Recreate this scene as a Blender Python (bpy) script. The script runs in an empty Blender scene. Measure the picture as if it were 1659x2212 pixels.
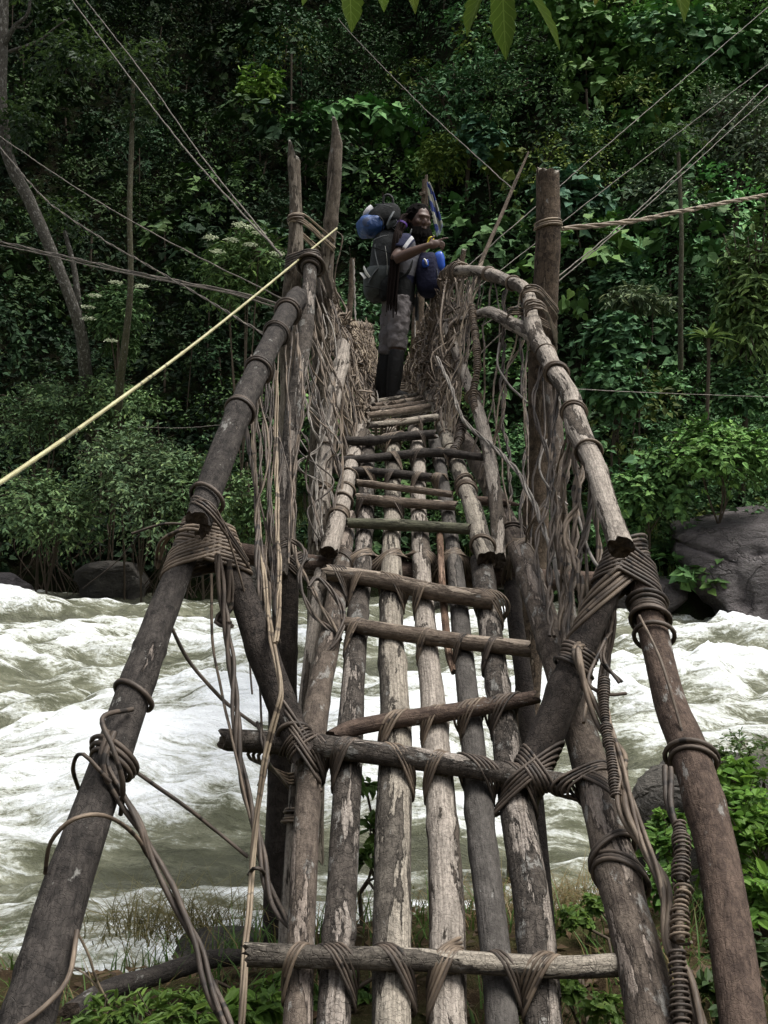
import bpy, math, random
import numpy as np
from mathutils import Vector

# ------------------------------------------------------------------ camera, sky, sun, exposure
scene = bpy.context.scene
C = scene.collection
R = math.radians
cam_d = bpy.data.cameras.new('camera')
cam = bpy.data.objects.new('camera', cam_d); C.objects.link(cam)
cam.location = (0, 0, 0)
cam.rotation_euler = (R(90), 0, 0)
cam_d.sensor_fit = 'VERTICAL'
cam_d.sensor_height = 4.54; cam_d.lens = 4.28
cam_d.clip_start = 0.05; cam_d.clip_end = 600
scene.camera = cam

SUN_EL, SUN_AZ = 69, 98      # azimuth measured clockwise from +Y (view direction)
world = bpy.data.worlds.new('World'); scene.world = world
world.use_nodes = True
wn = world.node_tree; wn.nodes.clear()
sky = wn.nodes.new('ShaderNodeTexSky'); sky.sky_type = 'NISHITA'; sky.sun_disc = False
sky.sun_elevation = R(SUN_EL); sky.sun_rotation = R(SUN_AZ); sky.dust_density = 6; sky.air_density = 1.2
hsv = wn.nodes.new('ShaderNodeHueSaturation'); hsv.inputs['Saturation'].default_value = 0.35
bgn = wn.nodes.new('ShaderNodeBackground'); bgn.inputs['Strength'].default_value = 0.115
wo = wn.nodes.new('ShaderNodeOutputWorld')
wn.links.new(sky.outputs[0], hsv.inputs['Color']); wn.links.new(hsv.outputs[0], bgn.inputs['Color'])
wn.links.new(bgn.outputs[0], wo.inputs['Surface'])

sun_d = bpy.data.lights.new('sun', 'SUN'); sun_d.energy = 2.0; sun_d.angle = R(28); sun_d.color = (1.0, 0.97, 0.92)
sun = bpy.data.objects.new('sun', sun_d); C.objects.link(sun)
sdir = Vector((math.sin(R(SUN_AZ)) * math.cos(R(SUN_EL)), math.cos(R(SUN_AZ)) * math.cos(R(SUN_EL)), math.sin(R(SUN_EL))))
sun.rotation_euler = (-sdir).to_track_quat('-Z', 'Y').to_euler()
sun.location = (0, 0, 30)

scene.view_settings.view_transform = 'Standard'; scene.view_settings.look = 'None'
scene.view_settings.gamma = 1; scene.view_settings.exposure = 0.75
scene.render.engine = 'CYCLES'
scene.cycles.use_denoising = True
scene.cycles.use_adaptive_sampling = True; scene.cycles.adaptive_threshold = .02
scene.cycles.max_bounces = 4; scene.cycles.diffuse_bounces = 2; scene.cycles.glossy_bounces = 2
scene.cycles.transmission_bounces = 4; scene.cycles.transparent_max_bounces = 4
scene.cycles.caustics_reflective = False; scene.cycles.caustics_refractive = False

# ------------------------------------------------------------------ numpy helpers
F = 2085.0
def P(u, v, Y):                       # a point of the place seen at (u, v) of the 1659 x 2212 picture, Y metres away
    return np.array([(u - 829.5) / F * Y, Y, (1106 - v) / F * Y])

def _h(ix, iy, iz, seed):
    n = (ix * 374761393 + iy * 668265263 + iz * 2147483647 + seed * 1274126177) & 0xFFFFFFFF
    n = ((n ^ (n >> 13)) * 1274126177) & 0xFFFFFFFF
    n = n ^ (n >> 16)
    return (n & 0xFFFF) / 65535.0
def vnoise(p, seed=0):                # value noise 0..1 on (N,3)
    p = np.asarray(p, float); i = np.floor(p).astype(np.int64); f = p - i; f = f * f * (3 - 2 * f)
    r = 0
    for dx in (0, 1):
        wx = f[:, 0] if dx else 1 - f[:, 0]
        for dy in (0, 1):
            wy = f[:, 1] if dy else 1 - f[:, 1]
            for dz in (0, 1):
                wz = f[:, 2] if dz else 1 - f[:, 2]
                r = r + wx * wy * wz * _h(i[:, 0] + dx, i[:, 1] + dy, i[:, 2] + dz, seed)
    return r
def fbm(p, oct=4, seed=0, gain=.5):
    p = np.asarray(p, float); a = 1; s = 0; t = 0
    for o in range(oct):
        s = s + a * vnoise(p * 2 ** o + o * 17.3, seed + o); t += a; a *= gain
    return s / t
def nrm(v):
    v = np.asarray(v, float); return v / np.maximum(np.linalg.norm(v, axis=-1, keepdims=True), 1e-9)
def spline(pts, step):                # Catmull-Rom through pts (columns beyond xyz ride along), evenly spaced
    pts = np.asarray(pts, float); n = len(pts)
    if n == 2: dense = pts[0] + np.linspace(0, 1, 40)[:, None] * (pts[1] - pts[0])
    else:
        q = np.vstack([2 * pts[0] - pts[1], pts, 2 * pts[-1] - pts[-2]]); out = []
        t = np.linspace(0, 1, 16, endpoint=False)[:, None]
        for k in range(n - 1):
            a, b, c, d = q[k], q[k + 1], q[k + 2], q[k + 3]
            out.append(.5 * ((2 * b) + (-a + c) * t + (2 * a - 5 * b + 4 * c - d) * t ** 2 + (-a + 3 * b - 3 * c + d) * t ** 3))
        dense = np.vstack(out + [pts[-1:]])
    L = np.concatenate([[0], np.cumsum(np.linalg.norm(np.diff(dense[:, :3], axis=0), axis=1))])
    m = max(2, int(L[-1] / step) + 1); s = np.linspace(0, L[-1], m)
    return np.stack([np.interp(s, L, dense[:, k]) for k in range(pts.shape[1])], 1), s
def frames(p):
    t = nrm(np.gradient(p, axis=0)); n = len(p)
    u = np.zeros((n, 3)); a = np.array([0, 0, 1.]) if abs(t[0, 2]) < .8 else np.array([1., 0, 0])
    u[0] = nrm(np.cross(a, t[0]))
    for k in range(1, n):
        w = u[k - 1] - t[k] * np.dot(u[k - 1], t[k]); u[k] = w / max(np.linalg.norm(w), 1e-9)
    return t, u, np.cross(t, u)

class MB:                             # collects geometry for ONE mesh
    def __init__(s): s.V = []; s.Q = []; s.T = []; s.A = {}; s.n = 0; s.mi = []
    def add(s, V, Q=None, T=None, **attr):
        V = np.asarray(V, float); m = len(V)
        if Q is not None and len(Q): s.Q.append(np.asarray(Q) + s.n)
        if T is not None and len(T): s.T.append(np.asarray(T) + s.n)
        for k, a in attr.items(): s.A.setdefault(k, []).append((s.n, np.asarray(a, np.float32)))
        s.V.append(V); s.n += m
    def tube(s, p, r, seg=10, cap=True, bump=0, seed=0, bscale=(14, 14, 4), rad_s=None, flat=1.0):
        p = np.asarray(p, float); m = len(p); r = np.broadcast_to(np.asarray(r, float), (m,)).copy()
        L = np.concatenate([[0], np.cumsum(np.linalg.norm(np.diff(p, axis=0), axis=1))])
        t, u, w = frames(p); th = np.linspace(0, 2 * math.pi, seg, endpoint=False)
        c, sn = np.cos(th), np.sin(th)
        lc = np.stack([(r[:, None] * c), (r[:, None] * sn), np.broadcast_to(L[:, None], (m, seg))], 2).reshape(-1, 3)
        rr = np.broadcast_to(r[:, None], (m, seg)).reshape(-1).copy()
        if bump:
            q = lc * np.array(bscale) + seed * 3.17
            rr = rr * (1 + bump * (fbm(q, 4, seed) - .5) * 2 + bump * .8 * (fbm(q * np.array([.35, .35, .5]), 2, seed + 9) - .5) * 2)
        rr = rr.reshape(m, seg)
        V = p[:, None, :] + rr[..., None] * (c[None, :, None] * u[:, None, :] + flat * sn[None, :, None] * w[:, None, :])
        V = V.reshape(-1, 3)
        i = np.arange(m - 1)[:, None] * seg; j = np.arange(seg)[None, :]; j2 = (j + 1) % seg
        Q = np.stack([i + j, i + j2, i + seg + j2, i + seg + j], 2).reshape(-1, 4)
        ce = np.zeros(len(V), np.float32)
        if not cap:
            s.add(V, Q, None, lc=lc, ce=ce); return
        if bump:
            rg_ = np.random.default_rng(seed + 77)
            for sl, tt in ((slice(0, seg), -t[0]), (slice(len(V) - seg, len(V)), t[-1])):
                ph = rg_.random() * 6.28; off = .55 * np.cos(th + ph) * rg_.uniform(.3, 1) + .30 * rg_.normal(0, 1, seg); V[sl] += np.outer(off * (r[0] if sl.start == 0 else r[-1]), tt)
        n0 = len(V); T = []
        rings = [V[:seg], V[-seg:]]; ends = [V[:seg].mean(0) + .1 * r[0] * t[0], V[-seg:].mean(0) - .1 * r[-1] * t[-1]]
        V2 = np.vstack([V, rings[0], ends[0][None], rings[1], ends[1][None]])
        b = n0; T += [[b + (k + 1) % seg, b + k, b + seg] for k in range(seg)]
        b = n0 + seg + 1; T += [[b + k, b + (k + 1) % seg, b + seg] for k in range(seg)]
        lc2 = np.vstack([lc, lc[:seg], [[0, 0, 0]], lc[-seg:], [[0, 0, L[-1]]]])
        ce2 = np.concatenate([ce, np.ones(2 * seg + 2, np.float32)])
        s.add(V2, Q, np.array(T), lc=lc2, ce=ce2)
    def mesh(s, name, mats, smooth=True):
        V = np.vstack(s.V); Q = np.vstack(s.Q) if s.Q else np.zeros((0, 4), int); T = np.vstack(s.T) if s.T else np.zeros((0, 3), int)
        me = bpy.data.meshes.new(name)
        me.vertices.add(len(V)); me.vertices.foreach_set('co', V.astype(np.float32).ravel())
        nq, nt = len(Q), len(T)
        me.loops.add(nq * 4 + nt * 3); me.polygons.add(nq + nt)
        me.loops.foreach_set('vertex_index', np.concatenate([Q.ravel(), T.ravel()]).astype(np.int32))
        ls = np.concatenate([np.arange(nq) * 4, nq * 4 + np.arange(nt) * 3]).astype(np.int32)
        me.polygons.foreach_set('loop_start', ls)
        me.polygons.foreach_set('use_smooth', np.full(nq + nt, smooth, bool))
        me.update(calc_edges=True)
        for k, parts in s.A.items():
            d3 = parts[0][1].ndim == 2
            if k == 'lcol':
                a = me.attributes.new(k, 'FLOAT_COLOR', 'POINT'); buf = np.ones((len(V), 4), np.float32)
                for o, x in parts: buf[o:o + len(x), :3] = x
                a.data.foreach_set('color', buf.ravel())
            elif d3:
                a = me.attributes.new(k, 'FLOAT_VECTOR', 'POINT'); buf = np.zeros((len(V), 3), np.float32)
                for o, x in parts: buf[o:o + len(x)] = x
                a.data.foreach_set('vector', buf.ravel())
            else:
                a = me.attributes.new(k, 'FLOAT', 'POINT'); buf = np.zeros(len(V), np.float32)
                for o, x in parts: buf[o:o + len(x)] = x
                a.data.foreach_set('value', buf)
        for m in (mats if isinstance(mats, (list, tuple)) else [mats]): me.materials.append(m)
        return me
    def obj(s, name, mat, parent=None, smooth=True, **props):
        o = bpy.data.objects.new(name, s.mesh(name, mat, smooth)); C.objects.link(o)
        if parent is not None: o.parent = parent; o.matrix_parent_inverse = parent.matrix_world.inverted() if False else o.matrix_parent_inverse
        for k, v in props.items(): o[k] = v
        return o
def thing(name, label, category, group=None, loc=(0, 0, 0)):
    o = bpy.data.objects.new(name, None); C.objects.link(o); o.empty_display_size = .1
    o['label'] = label; o['category'] = category
    if group: o['group'] = group
    return o

# ------------------------------------------------------------------ materials
def newmat(name):
    m = bpy.data.materials.new(name); m.use_nodes = True; nt = m.node_tree; nt.nodes.clear()
    out = nt.nodes.new('ShaderNodeOutputMaterial'); b = nt.nodes.new('ShaderNodeBsdfPrincipled')
    nt.links.new(b.outputs[0], out.inputs['Surface'])
    return m, nt, b
def N(nt, typ, **kw):
    n = nt.nodes.new(typ)
    for k, v in kw.items():
        if k.startswith('i_'):
            key = k[2:]; key = int(key) if key.isdigit() else key.replace('_', ' ')
            n.inputs[key].default_value = v
        else: setattr(n, k, v)
    return n
def mixc(nt, fac, a, b):
    m = nt.nodes.new('ShaderNodeMix'); m.data_type = 'RGBA'
    for sock, val in ((m.inputs[0], fac), (m.inputs[6], a), (m.inputs[7], b)):
        if isinstance(val, bpy.types.NodeSocket): nt.links.new(val, sock)
        elif isinstance(val, (int, float)): sock.default_value = val
        else: sock.default_value = (*val, 1)
    return m.outputs[2]
def ramp(nt, src, lo, hi):
    m = nt.nodes.new('ShaderNodeMapRange'); m.interpolation_type = 'SMOOTHSTEP'
    nt.links.new(src, m.inputs[0]); m.inputs[1].default_value = lo; m.inputs[2].default_value = hi
    return m.outputs[0]
def math_(nt, op, a, b=0.0):
    m = nt.nodes.new('ShaderNodeMath'); m.operation = op
    for k, val in ((0, a), (1, b)):
        if isinstance(val, bpy.types.NodeSocket): nt.links.new(val, m.inputs[k])
        else: m.inputs[k].default_value = val
    return m.outputs[0]
def noise_(nt, vec, scale, detail=4, rough=.55, dist=0.0):
    n = nt.nodes.new('ShaderNodeTexNoise'); n.inputs['Scale'].default_value = scale; n.inputs['Detail'].default_value = detail
    n.inputs['Roughness'].default_value = rough; n.inputs['Distortion'].default_value = dist
    if vec is not None: nt.links.new(vec, n.inputs['Vector'])
    return n.outputs[0]
def scaled(nt, vec, s):
    m = nt.nodes.new('ShaderNodeVectorMath'); m.operation = 'MULTIPLY'; nt.links.new(vec, m.inputs[0]); m.inputs[1].default_value = s
    return m.outputs[0]

def log_mat(name, bark, bark_dark, wood, wood_dark, peel, lichen=.35, end=(.105, .082, .064), crack=1.0, rough=.88):
    m, nt, b = newmat(name)
    at = N(nt, 'ShaderNodeAttribute', attribute_name='lc'); oi = N(nt, 'ShaderNodeObjectInfo')
    ad = nt.nodes.new('ShaderNodeVectorMath'); ad.operation = 'MULTIPLY_ADD'
    nt.links.new(oi.outputs['Random'], ad.inputs[0]); ad.inputs[1].default_value = (37, 23, 51)
    nt.links.new(at.outputs['Vector'], ad.inputs[2]); v = ad.outputs[0]
    vs = scaled(nt, v, (1, 1, .17))
    pn = noise_(nt, vs, 12, 6, .66, .35)
    geo = N(nt, 'ShaderNodeNewGeometry'); sz = N(nt, 'ShaderNodeSeparateXYZ'); nt.links.new(geo.outputs['Normal'], sz.inputs[0])
    pn = math_(nt, 'ADD', pn, math_(nt, 'MULTIPLY', math_(nt, 'SUBTRACT', sz.outputs[2], .3), .07))   # tops are worn barer by feet and weather
    peel_ = ramp(nt, pn, 1 - peel - .004, 1 - peel + .018)                # 1 = bare wood
    fib = noise_(nt, scaled(nt, v, (1, 1, .05)), 130, 3, .6)
    patch = noise_(nt, scaled(nt, v, (1, 1, .5)), 13, 3, .6)
    fine = noise_(nt, scaled(nt, v, (1, 1, .4)), 150, 3, .7)
    woodc = mixc(nt, ramp(nt, fib, .32, .68), wood_dark, wood)
    woodc = mixc(nt, math_(nt, 'MULTIPLY', ramp(nt, patch, .5, .75), .65), woodc, tuple(c * .35 for c in wood))
    vo = N(nt, 'ShaderNodeTexVoronoi', feature='DISTANCE_TO_EDGE'); vo.inputs['Scale'].default_value = 46
    wv = nt.nodes.new('ShaderNodeVectorMath'); wv.operation = 'MULTIPLY_ADD'
    nn = N(nt, 'ShaderNodeTexNoise', i_Scale=30.0); nt.links.new(v, nn.inputs['Vector'])
    nt.links.new(nn.outputs['Color'], wv.inputs[0]); wv.inputs[1].default_value = (.05, .05, .05); nt.links.new(scaled(nt, v, (.7, .7, 1.1)), wv.inputs[2])
    nt.links.new(wv.outputs[0], vo.inputs['Vector'])
    crk = ramp(nt, vo.outputs['Distance'], .0, .07)                      # 0 in cracks
    barkc = mixc(nt, ramp(nt, noise_(nt, scaled(nt, v, (1, 1, .45)), 38, 4, .7), .35, .68), bark_dark, bark)
    barkc = mixc(nt, math_(nt, 'MULTIPLY', math_(nt, 'MULTIPLY', math_(nt, 'SUBTRACT', 1.0, crk), ramp(nt, patch, .4, .62)), .55 * crack), barkc, tuple(c * .4 for c in bark_dark))
    pl = N(nt, 'ShaderNodeTexVoronoi', feature='F1'); pl.inputs['Scale'].default_value = 30; nt.links.new(wv.outputs[0], pl.inputs['Vector'])
    ps = N(nt, 'ShaderNodeSeparateColor'); nt.links.new(pl.outputs['Color'], ps.inputs[0]); plate = ps.outputs[0]          # bark plates of uneven height and tone
    barkc = mixc(nt, math_(nt, 'MULTIPLY', plate, .55 * crack), barkc, tuple(min(1, c * 1.5) for c in bark))
    li = ramp(nt, noise_(nt, scaled(nt, v, (1, 1, .55)), 17, 5, .68), .68 - lichen * .22, .74 - lichen * .22)
    barkc = mixc(nt, math_(nt, 'MULTIPLY', li, .75), barkc, (.26, .255, .235))
    col = mixc(nt, peel_, barkc, woodc)
    # dark band along the edge of the bark
    edge = math_(nt, 'SUBTRACT', ramp(nt, pn, 1 - peel - .05, 1 - peel), ramp(nt, pn, 1 - peel, 1 - peel + .03))
    col = mixc(nt, math_(nt, 'MULTIPLY', edge, .55), col, tuple(c * .35 for c in bark_dark))
    col = mixc(nt, math_(nt, 'MULTIPLY', ramp(nt, fine, .42, .7), .5), col, tuple(c * .5 for c in bark_dark))
    ce = N(nt, 'ShaderNodeAttribute', attribute_name='ce')
    endc = mixc(nt, ramp(nt, noise_(nt, v, 60, 4), .35, .7), tuple(c * .45 for c in end), end)
    col = mixc(nt, ce.outputs['Fac'], col, endc)
    nt.links.new(col, b.inputs['Base Color']); b.inputs['Roughness'].default_value = rough
    b.inputs['Specular IOR Level'].default_value = .18
    hgt = math_(nt, 'ADD', math_(nt, 'MULTIPLY', math_(nt, 'SUBTRACT', 1.0, peel_), 1.0), math_(nt, 'MULTIPLY', fine, .28))
    hgt = math_(nt, 'ADD', hgt, math_(nt, 'MULTIPLY', crk, .22 * crack))
    hgt = math_(nt, 'ADD', hgt, math_(nt, 'MULTIPLY', fib, .35))
    hgt = math_(nt, 'ADD', hgt, math_(nt, 'MULTIPLY', patch, 1.2))
    hgt = math_(nt, 'ADD', hgt, math_(nt, 'MULTIPLY', math_(nt, 'MULTIPLY', plate, math_(nt, 'SUBTRACT', 1.0, peel_)), .55 * crack))
    bp = N(nt, 'ShaderNodeBump', i_Strength=1.0, i_Distance=.011); nt.links.new(hgt, bp.inputs['Height']); nt.links.new(bp.outputs[0], b.inputs['Normal'])
    return m
def vine_mat(name, light, dark, rough=.62):
    m, nt, b = newmat(name)
    at = N(nt, 'ShaderNodeAttribute', attribute_name='lc'); oi = N(nt, 'ShaderNodeObjectInfo')
    ad = nt.nodes.new('ShaderNodeVectorMath'); ad.operation = 'MULTIPLY_ADD'
    nt.links.new(oi.outputs['Random'], ad.inputs[0]); ad.inputs[1].default_value = (37, 23, 51)
    nt.links.new(at.outputs['Vector'], ad.inputs[2]); v = ad.outputs[0]
    n1 = noise_(nt, scaled(nt, v, (1, 1, .3)), 30, 4, .6); n2 = noise_(nt, scaled(nt, v, (1, 1, .08)), 300, 3, .6)
    c = mixc(nt, ramp(nt, n1, .34, .68), dark, light)
    c = mixc(nt, math_(nt, 'MULTIPLY', ramp(nt, n2, .4, .7), .4), c, tuple(x * .4 for x in dark))
    rings = noise_(nt, scaled(nt, v, (0.01, 0.01, 1)), 26, 0)
    c = mixc(nt, ramp(nt, rings, .70, .74), c, tuple(x * .45 for x in dark))
    nt.links.new(c, b.inputs['Base Color']); b.inputs['Roughness'].default_value = rough; b.inputs['Specular IOR Level'].default_value = .4
    bp = N(nt, 'ShaderNodeBump', i_Strength=.6, i_Distance=.002); nt.links.new(n2, bp.inputs['Height']); nt.links.new(bp.outputs[0], b.inputs['Normal'])
    return m
def plain_mat(name, col, rough=.7, var=.25, scale=30, spec=.3, metallic=0.0, bump=.0):
    m, nt, b = newmat(name)
    tc = N(nt, 'ShaderNodeTexCoord'); n = noise_(nt, tc.outputs['Object'], scale, 4, .6)
    c = mixc(nt, n, tuple(x * (1 - var) for x in col), tuple(min(1, x * (1 + var)) for x in col))
    nt.links.new(c, b.inputs['Base Color']); b.inputs['Roughness'].default_value = rough
    b.inputs['Specular IOR Level'].default_value = spec; b.inputs['Metallic'].default_value = metallic
    if bump:
        bp = N(nt, 'ShaderNodeBump', i_Strength=1.0, i_Distance=bump); nt.links.new(n, bp.inputs['Height']); nt.links.new(bp.outputs[0], b.inputs['Normal'])
    return m
def leaf_mat(name, rough=.55, trans=.28, spec=.25):
    m, nt, b = newmat(name)
    at = N(nt, 'ShaderNodeAttribute', attribute_name='lcol')
    nt.links.new(at.outputs['Color'], b.inputs['Base Color']); b.inputs['Roughness'].default_value = rough
    b.inputs['Specular IOR Level'].default_value = spec
    if not trans: return m
    tr = N(nt, 'ShaderNodeBsdfTranslucent'); g = N(nt, 'ShaderNodeGamma', i_Gamma=.85)
    nt.links.new(at.outputs['Color'], g.inputs[0]); 
    tint = mixc(nt, .35, g.outputs[0], (.12, .2, .02)); nt.links.new(tint, tr.inputs['Color'])
    mx = N(nt, 'ShaderNodeMixShader', i_0=trans); nt.links.new(b.outputs[0], mx.inputs[1]); nt.links.new(tr.outputs[0], mx.inputs[2])
    nt.links.new(mx.outputs[0], nt.nodes['Material Output'].inputs['Surface'])
    return m

M_LEAF = leaf_mat('leaf')
M_FOREST = leaf_mat('forest_leaf', .6, 0, .09)
M_BLADE = leaf_mat('grass_blade', .55, .3)
M_DARK = log_mat('dark_bark', (.062, .054, .048), (.020, .018, .0165), (.21, .18, .158), (.11, .09, .076), .31, .26, crack=.55)
M_GREY = log_mat('grey_bark', (.12, .106, .088), (.05, .043, .036), (.38, .34, .28), (.21, .185, .15), .50, .40, crack=.7)
M_PALE = log_mat('pale_wood', (.125, .104, .084), (.05, .041, .033), (.40, .355, .305), (.21, .183, .155), .54, .3, crack=.5)
M_SMOOTH = log_mat('smooth_bark', (.10, .092, .083), (.056, .051, .046), (.18, .16, .138), (.11, .098, .087), .36, .25, crack=.3)
M_BROWN = log_mat('brown_bark', (.118, .085, .066), (.045, .032, .026), (.19, .145, .115), (.10, .075, .06), .28, .35, crack=.4)
M_MOTTLE = log_mat('mottled_bark', (.135, .110, .088), (.052, .041, .034), (.29, .245, .205), (.16, .13, .11), .40, .52, crack=.5)
M_ROUGH = log_mat('flaking_bark', (.085, .073, .062), (.026, .022, .019), (.34, .30, .262), (.15, .128, .108), .41, .55, crack=1.0)
M_POST = log_mat('post_bark', (.13, .098, .070), (.036, .027, .020), (.30, .245, .185), (.14, .105, .078), .42, .15, crack=1.0, end=(.42, .38, .32))
M_DARKWOOD = log_mat('old_dark_wood', (.05, .041, .035), (.017, .0145, .013), (.10, .082, .07), (.05, .041, .035), .30, .15)  # darkest wood, for the struts, left post and prop
M_STICK = log_mat('stick_bark', (.2, .16, .125), (.09, .07, .055), (.36, .3, .24), (.22, .18, .14), .45, .25, crack=.2)
M_GREENST = log_mat('green_stick', (.125, .125, .085), (.06, .06, .042), (.23, .22, .16), (.14, .135, .10), .4, .2, crack=.1)
M_RED = log_mat('red_stick', (.20, .125, .085), (.10, .065, .045), (.30, .21, .155), (.18, .12, .088), .45, .1, crack=.1)
M_VINE = vine_mat('vine', (.215, .165, .118), (.075, .056, .041))
M_VINED = vine_mat('dark_vine', (.115, .088, .067), (.036, .028, .022))
M_VINEL = vine_mat('pale_vine', (.31, .25, .175), (.16, .122, .085))
M_VINEG = vine_mat('grey_vine', (.29, .265, .23), (.14, .122, .104))
M_GUY = vine_mat('guy_rope', (.17, .145, .115), (.07, .058, .046))
M_WEATHER = log_mat('weathered_post', (.16, .135, .105), (.065, .053, .041), (.30, .26, .21), (.17, .145, .115), .5, .3, crack=.4, end=(.45, .42, .37))
M_CANE = vine_mat('yellow_cane', (.50, .48, .27), (.36, .33, .17), .4)
# ------------------------------------------------------------------ land and river
WATER = -2.3
def bank_y(x):                        # where the far bank meets the water
    return 26.5 - 5.2 / (1 + np.exp(-(x - 3.2) * 1.3)) + .7 * np.sin(x * .55 + 1) + .4 * np.sin(x * 1.7)
def hill_z(x, y):
    d = y - bank_y(x)
    q = np.stack([x * .25, y * .25, x * 0], 1)
    n = (fbm(q, 4, 5) - .5)
    up = np.where(d < 0, d * .8, np.where(d < 1.2, d * 1.25, 1.5 + (np.minimum(d, 5) - 1.2) * .35 + np.maximum(d - 5, 0) * 1.22))
    return WATER - .15 + up + n * 1.6 * np.clip(d, 0, 3) / 3
def near_edge(x): return 4.7 + .35 * np.sin(x * 1.3) - .5 * np.clip(x - 1.5, 0, 3) * -.6
def near_z(x, y):
    e = near_edge(x); d = y - e
    n = (fbm(np.stack([x * 1.1, y * 1.1, x * 0], 1), 4, 21) - .5)
    z = -1.62 - .03 * np.maximum(y - 2, 0) + n * .22
    z = z + np.clip(-y - 2.5, 0, 40) * .62          # unseen slope added behind the viewer to hold back skylight from the front
    return np.where(d > 0, z - d * 1.1, np.where(d > -1.2, z - (d + 1.2) ** 2 * .28, z)) - np.where(d > 0, .40, 0)

def grid(xs, ys, zf, jitter=0):
    X, Y = np.meshgrid(xs, ys); x = X.ravel(); y = Y.ravel(); z = zf(x, y)
    nx, ny = len(xs), len(ys); i = np.arange(ny - 1)[:, None] * nx + np.arange(nx - 1)[None, :]; i = i.ravel()
    return np.stack([x, y, z], 1), np.stack([i, i + 1, i + nx + 1, i + nx], 1)

m, nt, b = newmat('forest_soil'); M_SOIL = m
tc = N(nt, 'ShaderNodeTexCoord'); n1 = noise_(nt, tc.outputs['Object'], 2.2, 6, .65); n2 = noise_(nt, tc.outputs['Object'], 14, 5, .65)
c = mixc(nt, ramp(nt, n1, .35, .65), (.012, .010, .007), (.012, .02, .007)); c = mixc(nt, math_(nt, 'MULTIPLY', ramp(nt, n2, .5, .7), .6), c, (.02, .024, .012))
nt.links.new(c, b.inputs['Base Color']); b.inputs['Roughness'].default_value = 1.0; b.inputs['Specular IOR Level'].default_value = .02
bp = N(nt, 'ShaderNodeBump', i_Strength=1.0, i_Distance=.12); nt.links.new(n2, bp.inputs['Height']); nt.links.new(bp.outputs[0], b.inputs['Normal'])

g = MB(); V, Q = grid(np.linspace(-70, 70, 180), np.concatenate([np.linspace(17, 34, 60), np.linspace(35, 95, 60)]), hill_z); g.add(V, Q)
o = g.obj('hillside', M_SOIL, kind='structure', label='steep dark forest slope rising from the far river bank')
g = MB(); V, Q = grid(np.concatenate([np.linspace(-40, -6.2, 20), np.linspace(-6, 6, 120), np.linspace(6.2, 40, 20)]), np.concatenate([np.linspace(-36, -.4, 24), np.linspace(0, 8.5, 90)]), near_z); g.add(V, Q)
m, nt, b = newmat('bank_soil'); M_BANK = m
tc = N(nt, 'ShaderNodeTexCoord'); n1 = noise_(nt, tc.outputs['Object'], 3, 6, .65); n2 = noise_(nt, tc.outputs['Object'], 40, 5, .7)
c = mixc(nt, ramp(nt, n1, .35, .65), (.055, .038, .024), (.06, .06, .025)); c = mixc(nt, math_(nt, 'MULTIPLY', ramp(nt, n2, .52, .7), .7), c, (.16, .115, .07))
nt.links.new(c, b.inputs['Base Color']); b.inputs['Roughness'].default_value = 1.0; b.inputs['Specular IOR Level'].default_value = .02
bp = N(nt, 'ShaderNodeBump', i_Strength=1.0, i_Distance=.03); nt.links.new(n2, bp.inputs['Height']); nt.links.new(bp.outputs[0], b.inputs['Normal'])
o = g.obj('ground', M_BANK, kind='structure', label='near river bank of brown soil and litter at the foot of the bridge')

# river: choppy standing waves, foam where they break
def rot(x, y, a): return x * math.cos(a) - y * math.sin(a), x * math.sin(a) + y * math.cos(a)
def water_field(x, y):
    fx, fy = rot(x, y, R(-14))
    wx = fx + 1.6 * (fbm(np.stack([fx * .3, fy * .3, fx * 0], 1), 3, 41) - .5); wy = fy + 1.6 * (fbm(np.stack([fx * .3, fy * .3, fx * 0 + 7], 1), 3, 43) - .5)
    big = fbm(np.stack([wx * .30, wy * .62, x * 0], 1), 3, 31)
    mid = fbm(np.stack([wx * .75, wy * 1.5, x * 0], 1), 3, 33)
    rid = 1 - np.abs(2 * fbm(np.stack([wx * .55, wy * 1.15, x * 0 + 3], 1), 4, 35) - 1)
    sm = fbm(np.stack([wx * 2.6, wy * 4.2, x * 0], 1), 3, 37)
    calm = np.clip((y - 22) / 4, 0, 1) * np.clip((4 - x) / 3, 0, 1)
    near = np.clip((10.5 - y) / 3.0, 0, 1)
    amp = 1 - .75 * calm - .30 * near
    h = amp * ((big - .5) * 1.15 + (mid - .5) * .42 + (rid - .7) * .42) + (sm - .5) * .20
    # the breaking waves: right of the bridge, and far left
    def lump(cx, cy, sx, sy): return np.exp(-(((x - cx) / sx) ** 2 + ((y - cy) / sy) ** 2))
    surge = lump(3.4, 11.5, 2.6, 3.2) + lump(5.4, 16.5, 2.4, 2.6) * .8 + lump(-9.3, 21.5, 2.0, 1.6) + .55 * lump(-5.5, 14, 3.5, 2.5) + .5 * lump(-2, 12.5, 2.2, 3)
    h = h + .30 * surge * (.5 + rid)
    foam = -.48 + 2.3 * (rid - .72) + 1.7 * (big - .5) + 1.0 * (mid - .5) + .75 * surge - .45 * calm + .48 * near
    foam = foam + .12 * np.exp(-((y - 13) / 5.5) ** 2)
    return h, foam
xs = np.concatenate([np.linspace(-45, -13, 40), np.linspace(-12.8, 12.8, 370), np.linspace(13, 45, 40)])
ys = np.concatenate([4.3 + (np.linspace(0, 1, 270) ** 1.5) * 26.5])
X, Y = np.meshgrid(xs, ys); wx_, wy_ = X.ravel(), Y.ravel()
hh, foam = water_field(wx_, wy_)
nx, ny = len(xs), len(ys); ii = (np.arange(ny - 1)[:, None] * nx + np.arange(nx - 1)[None, :]).ravel()
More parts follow.
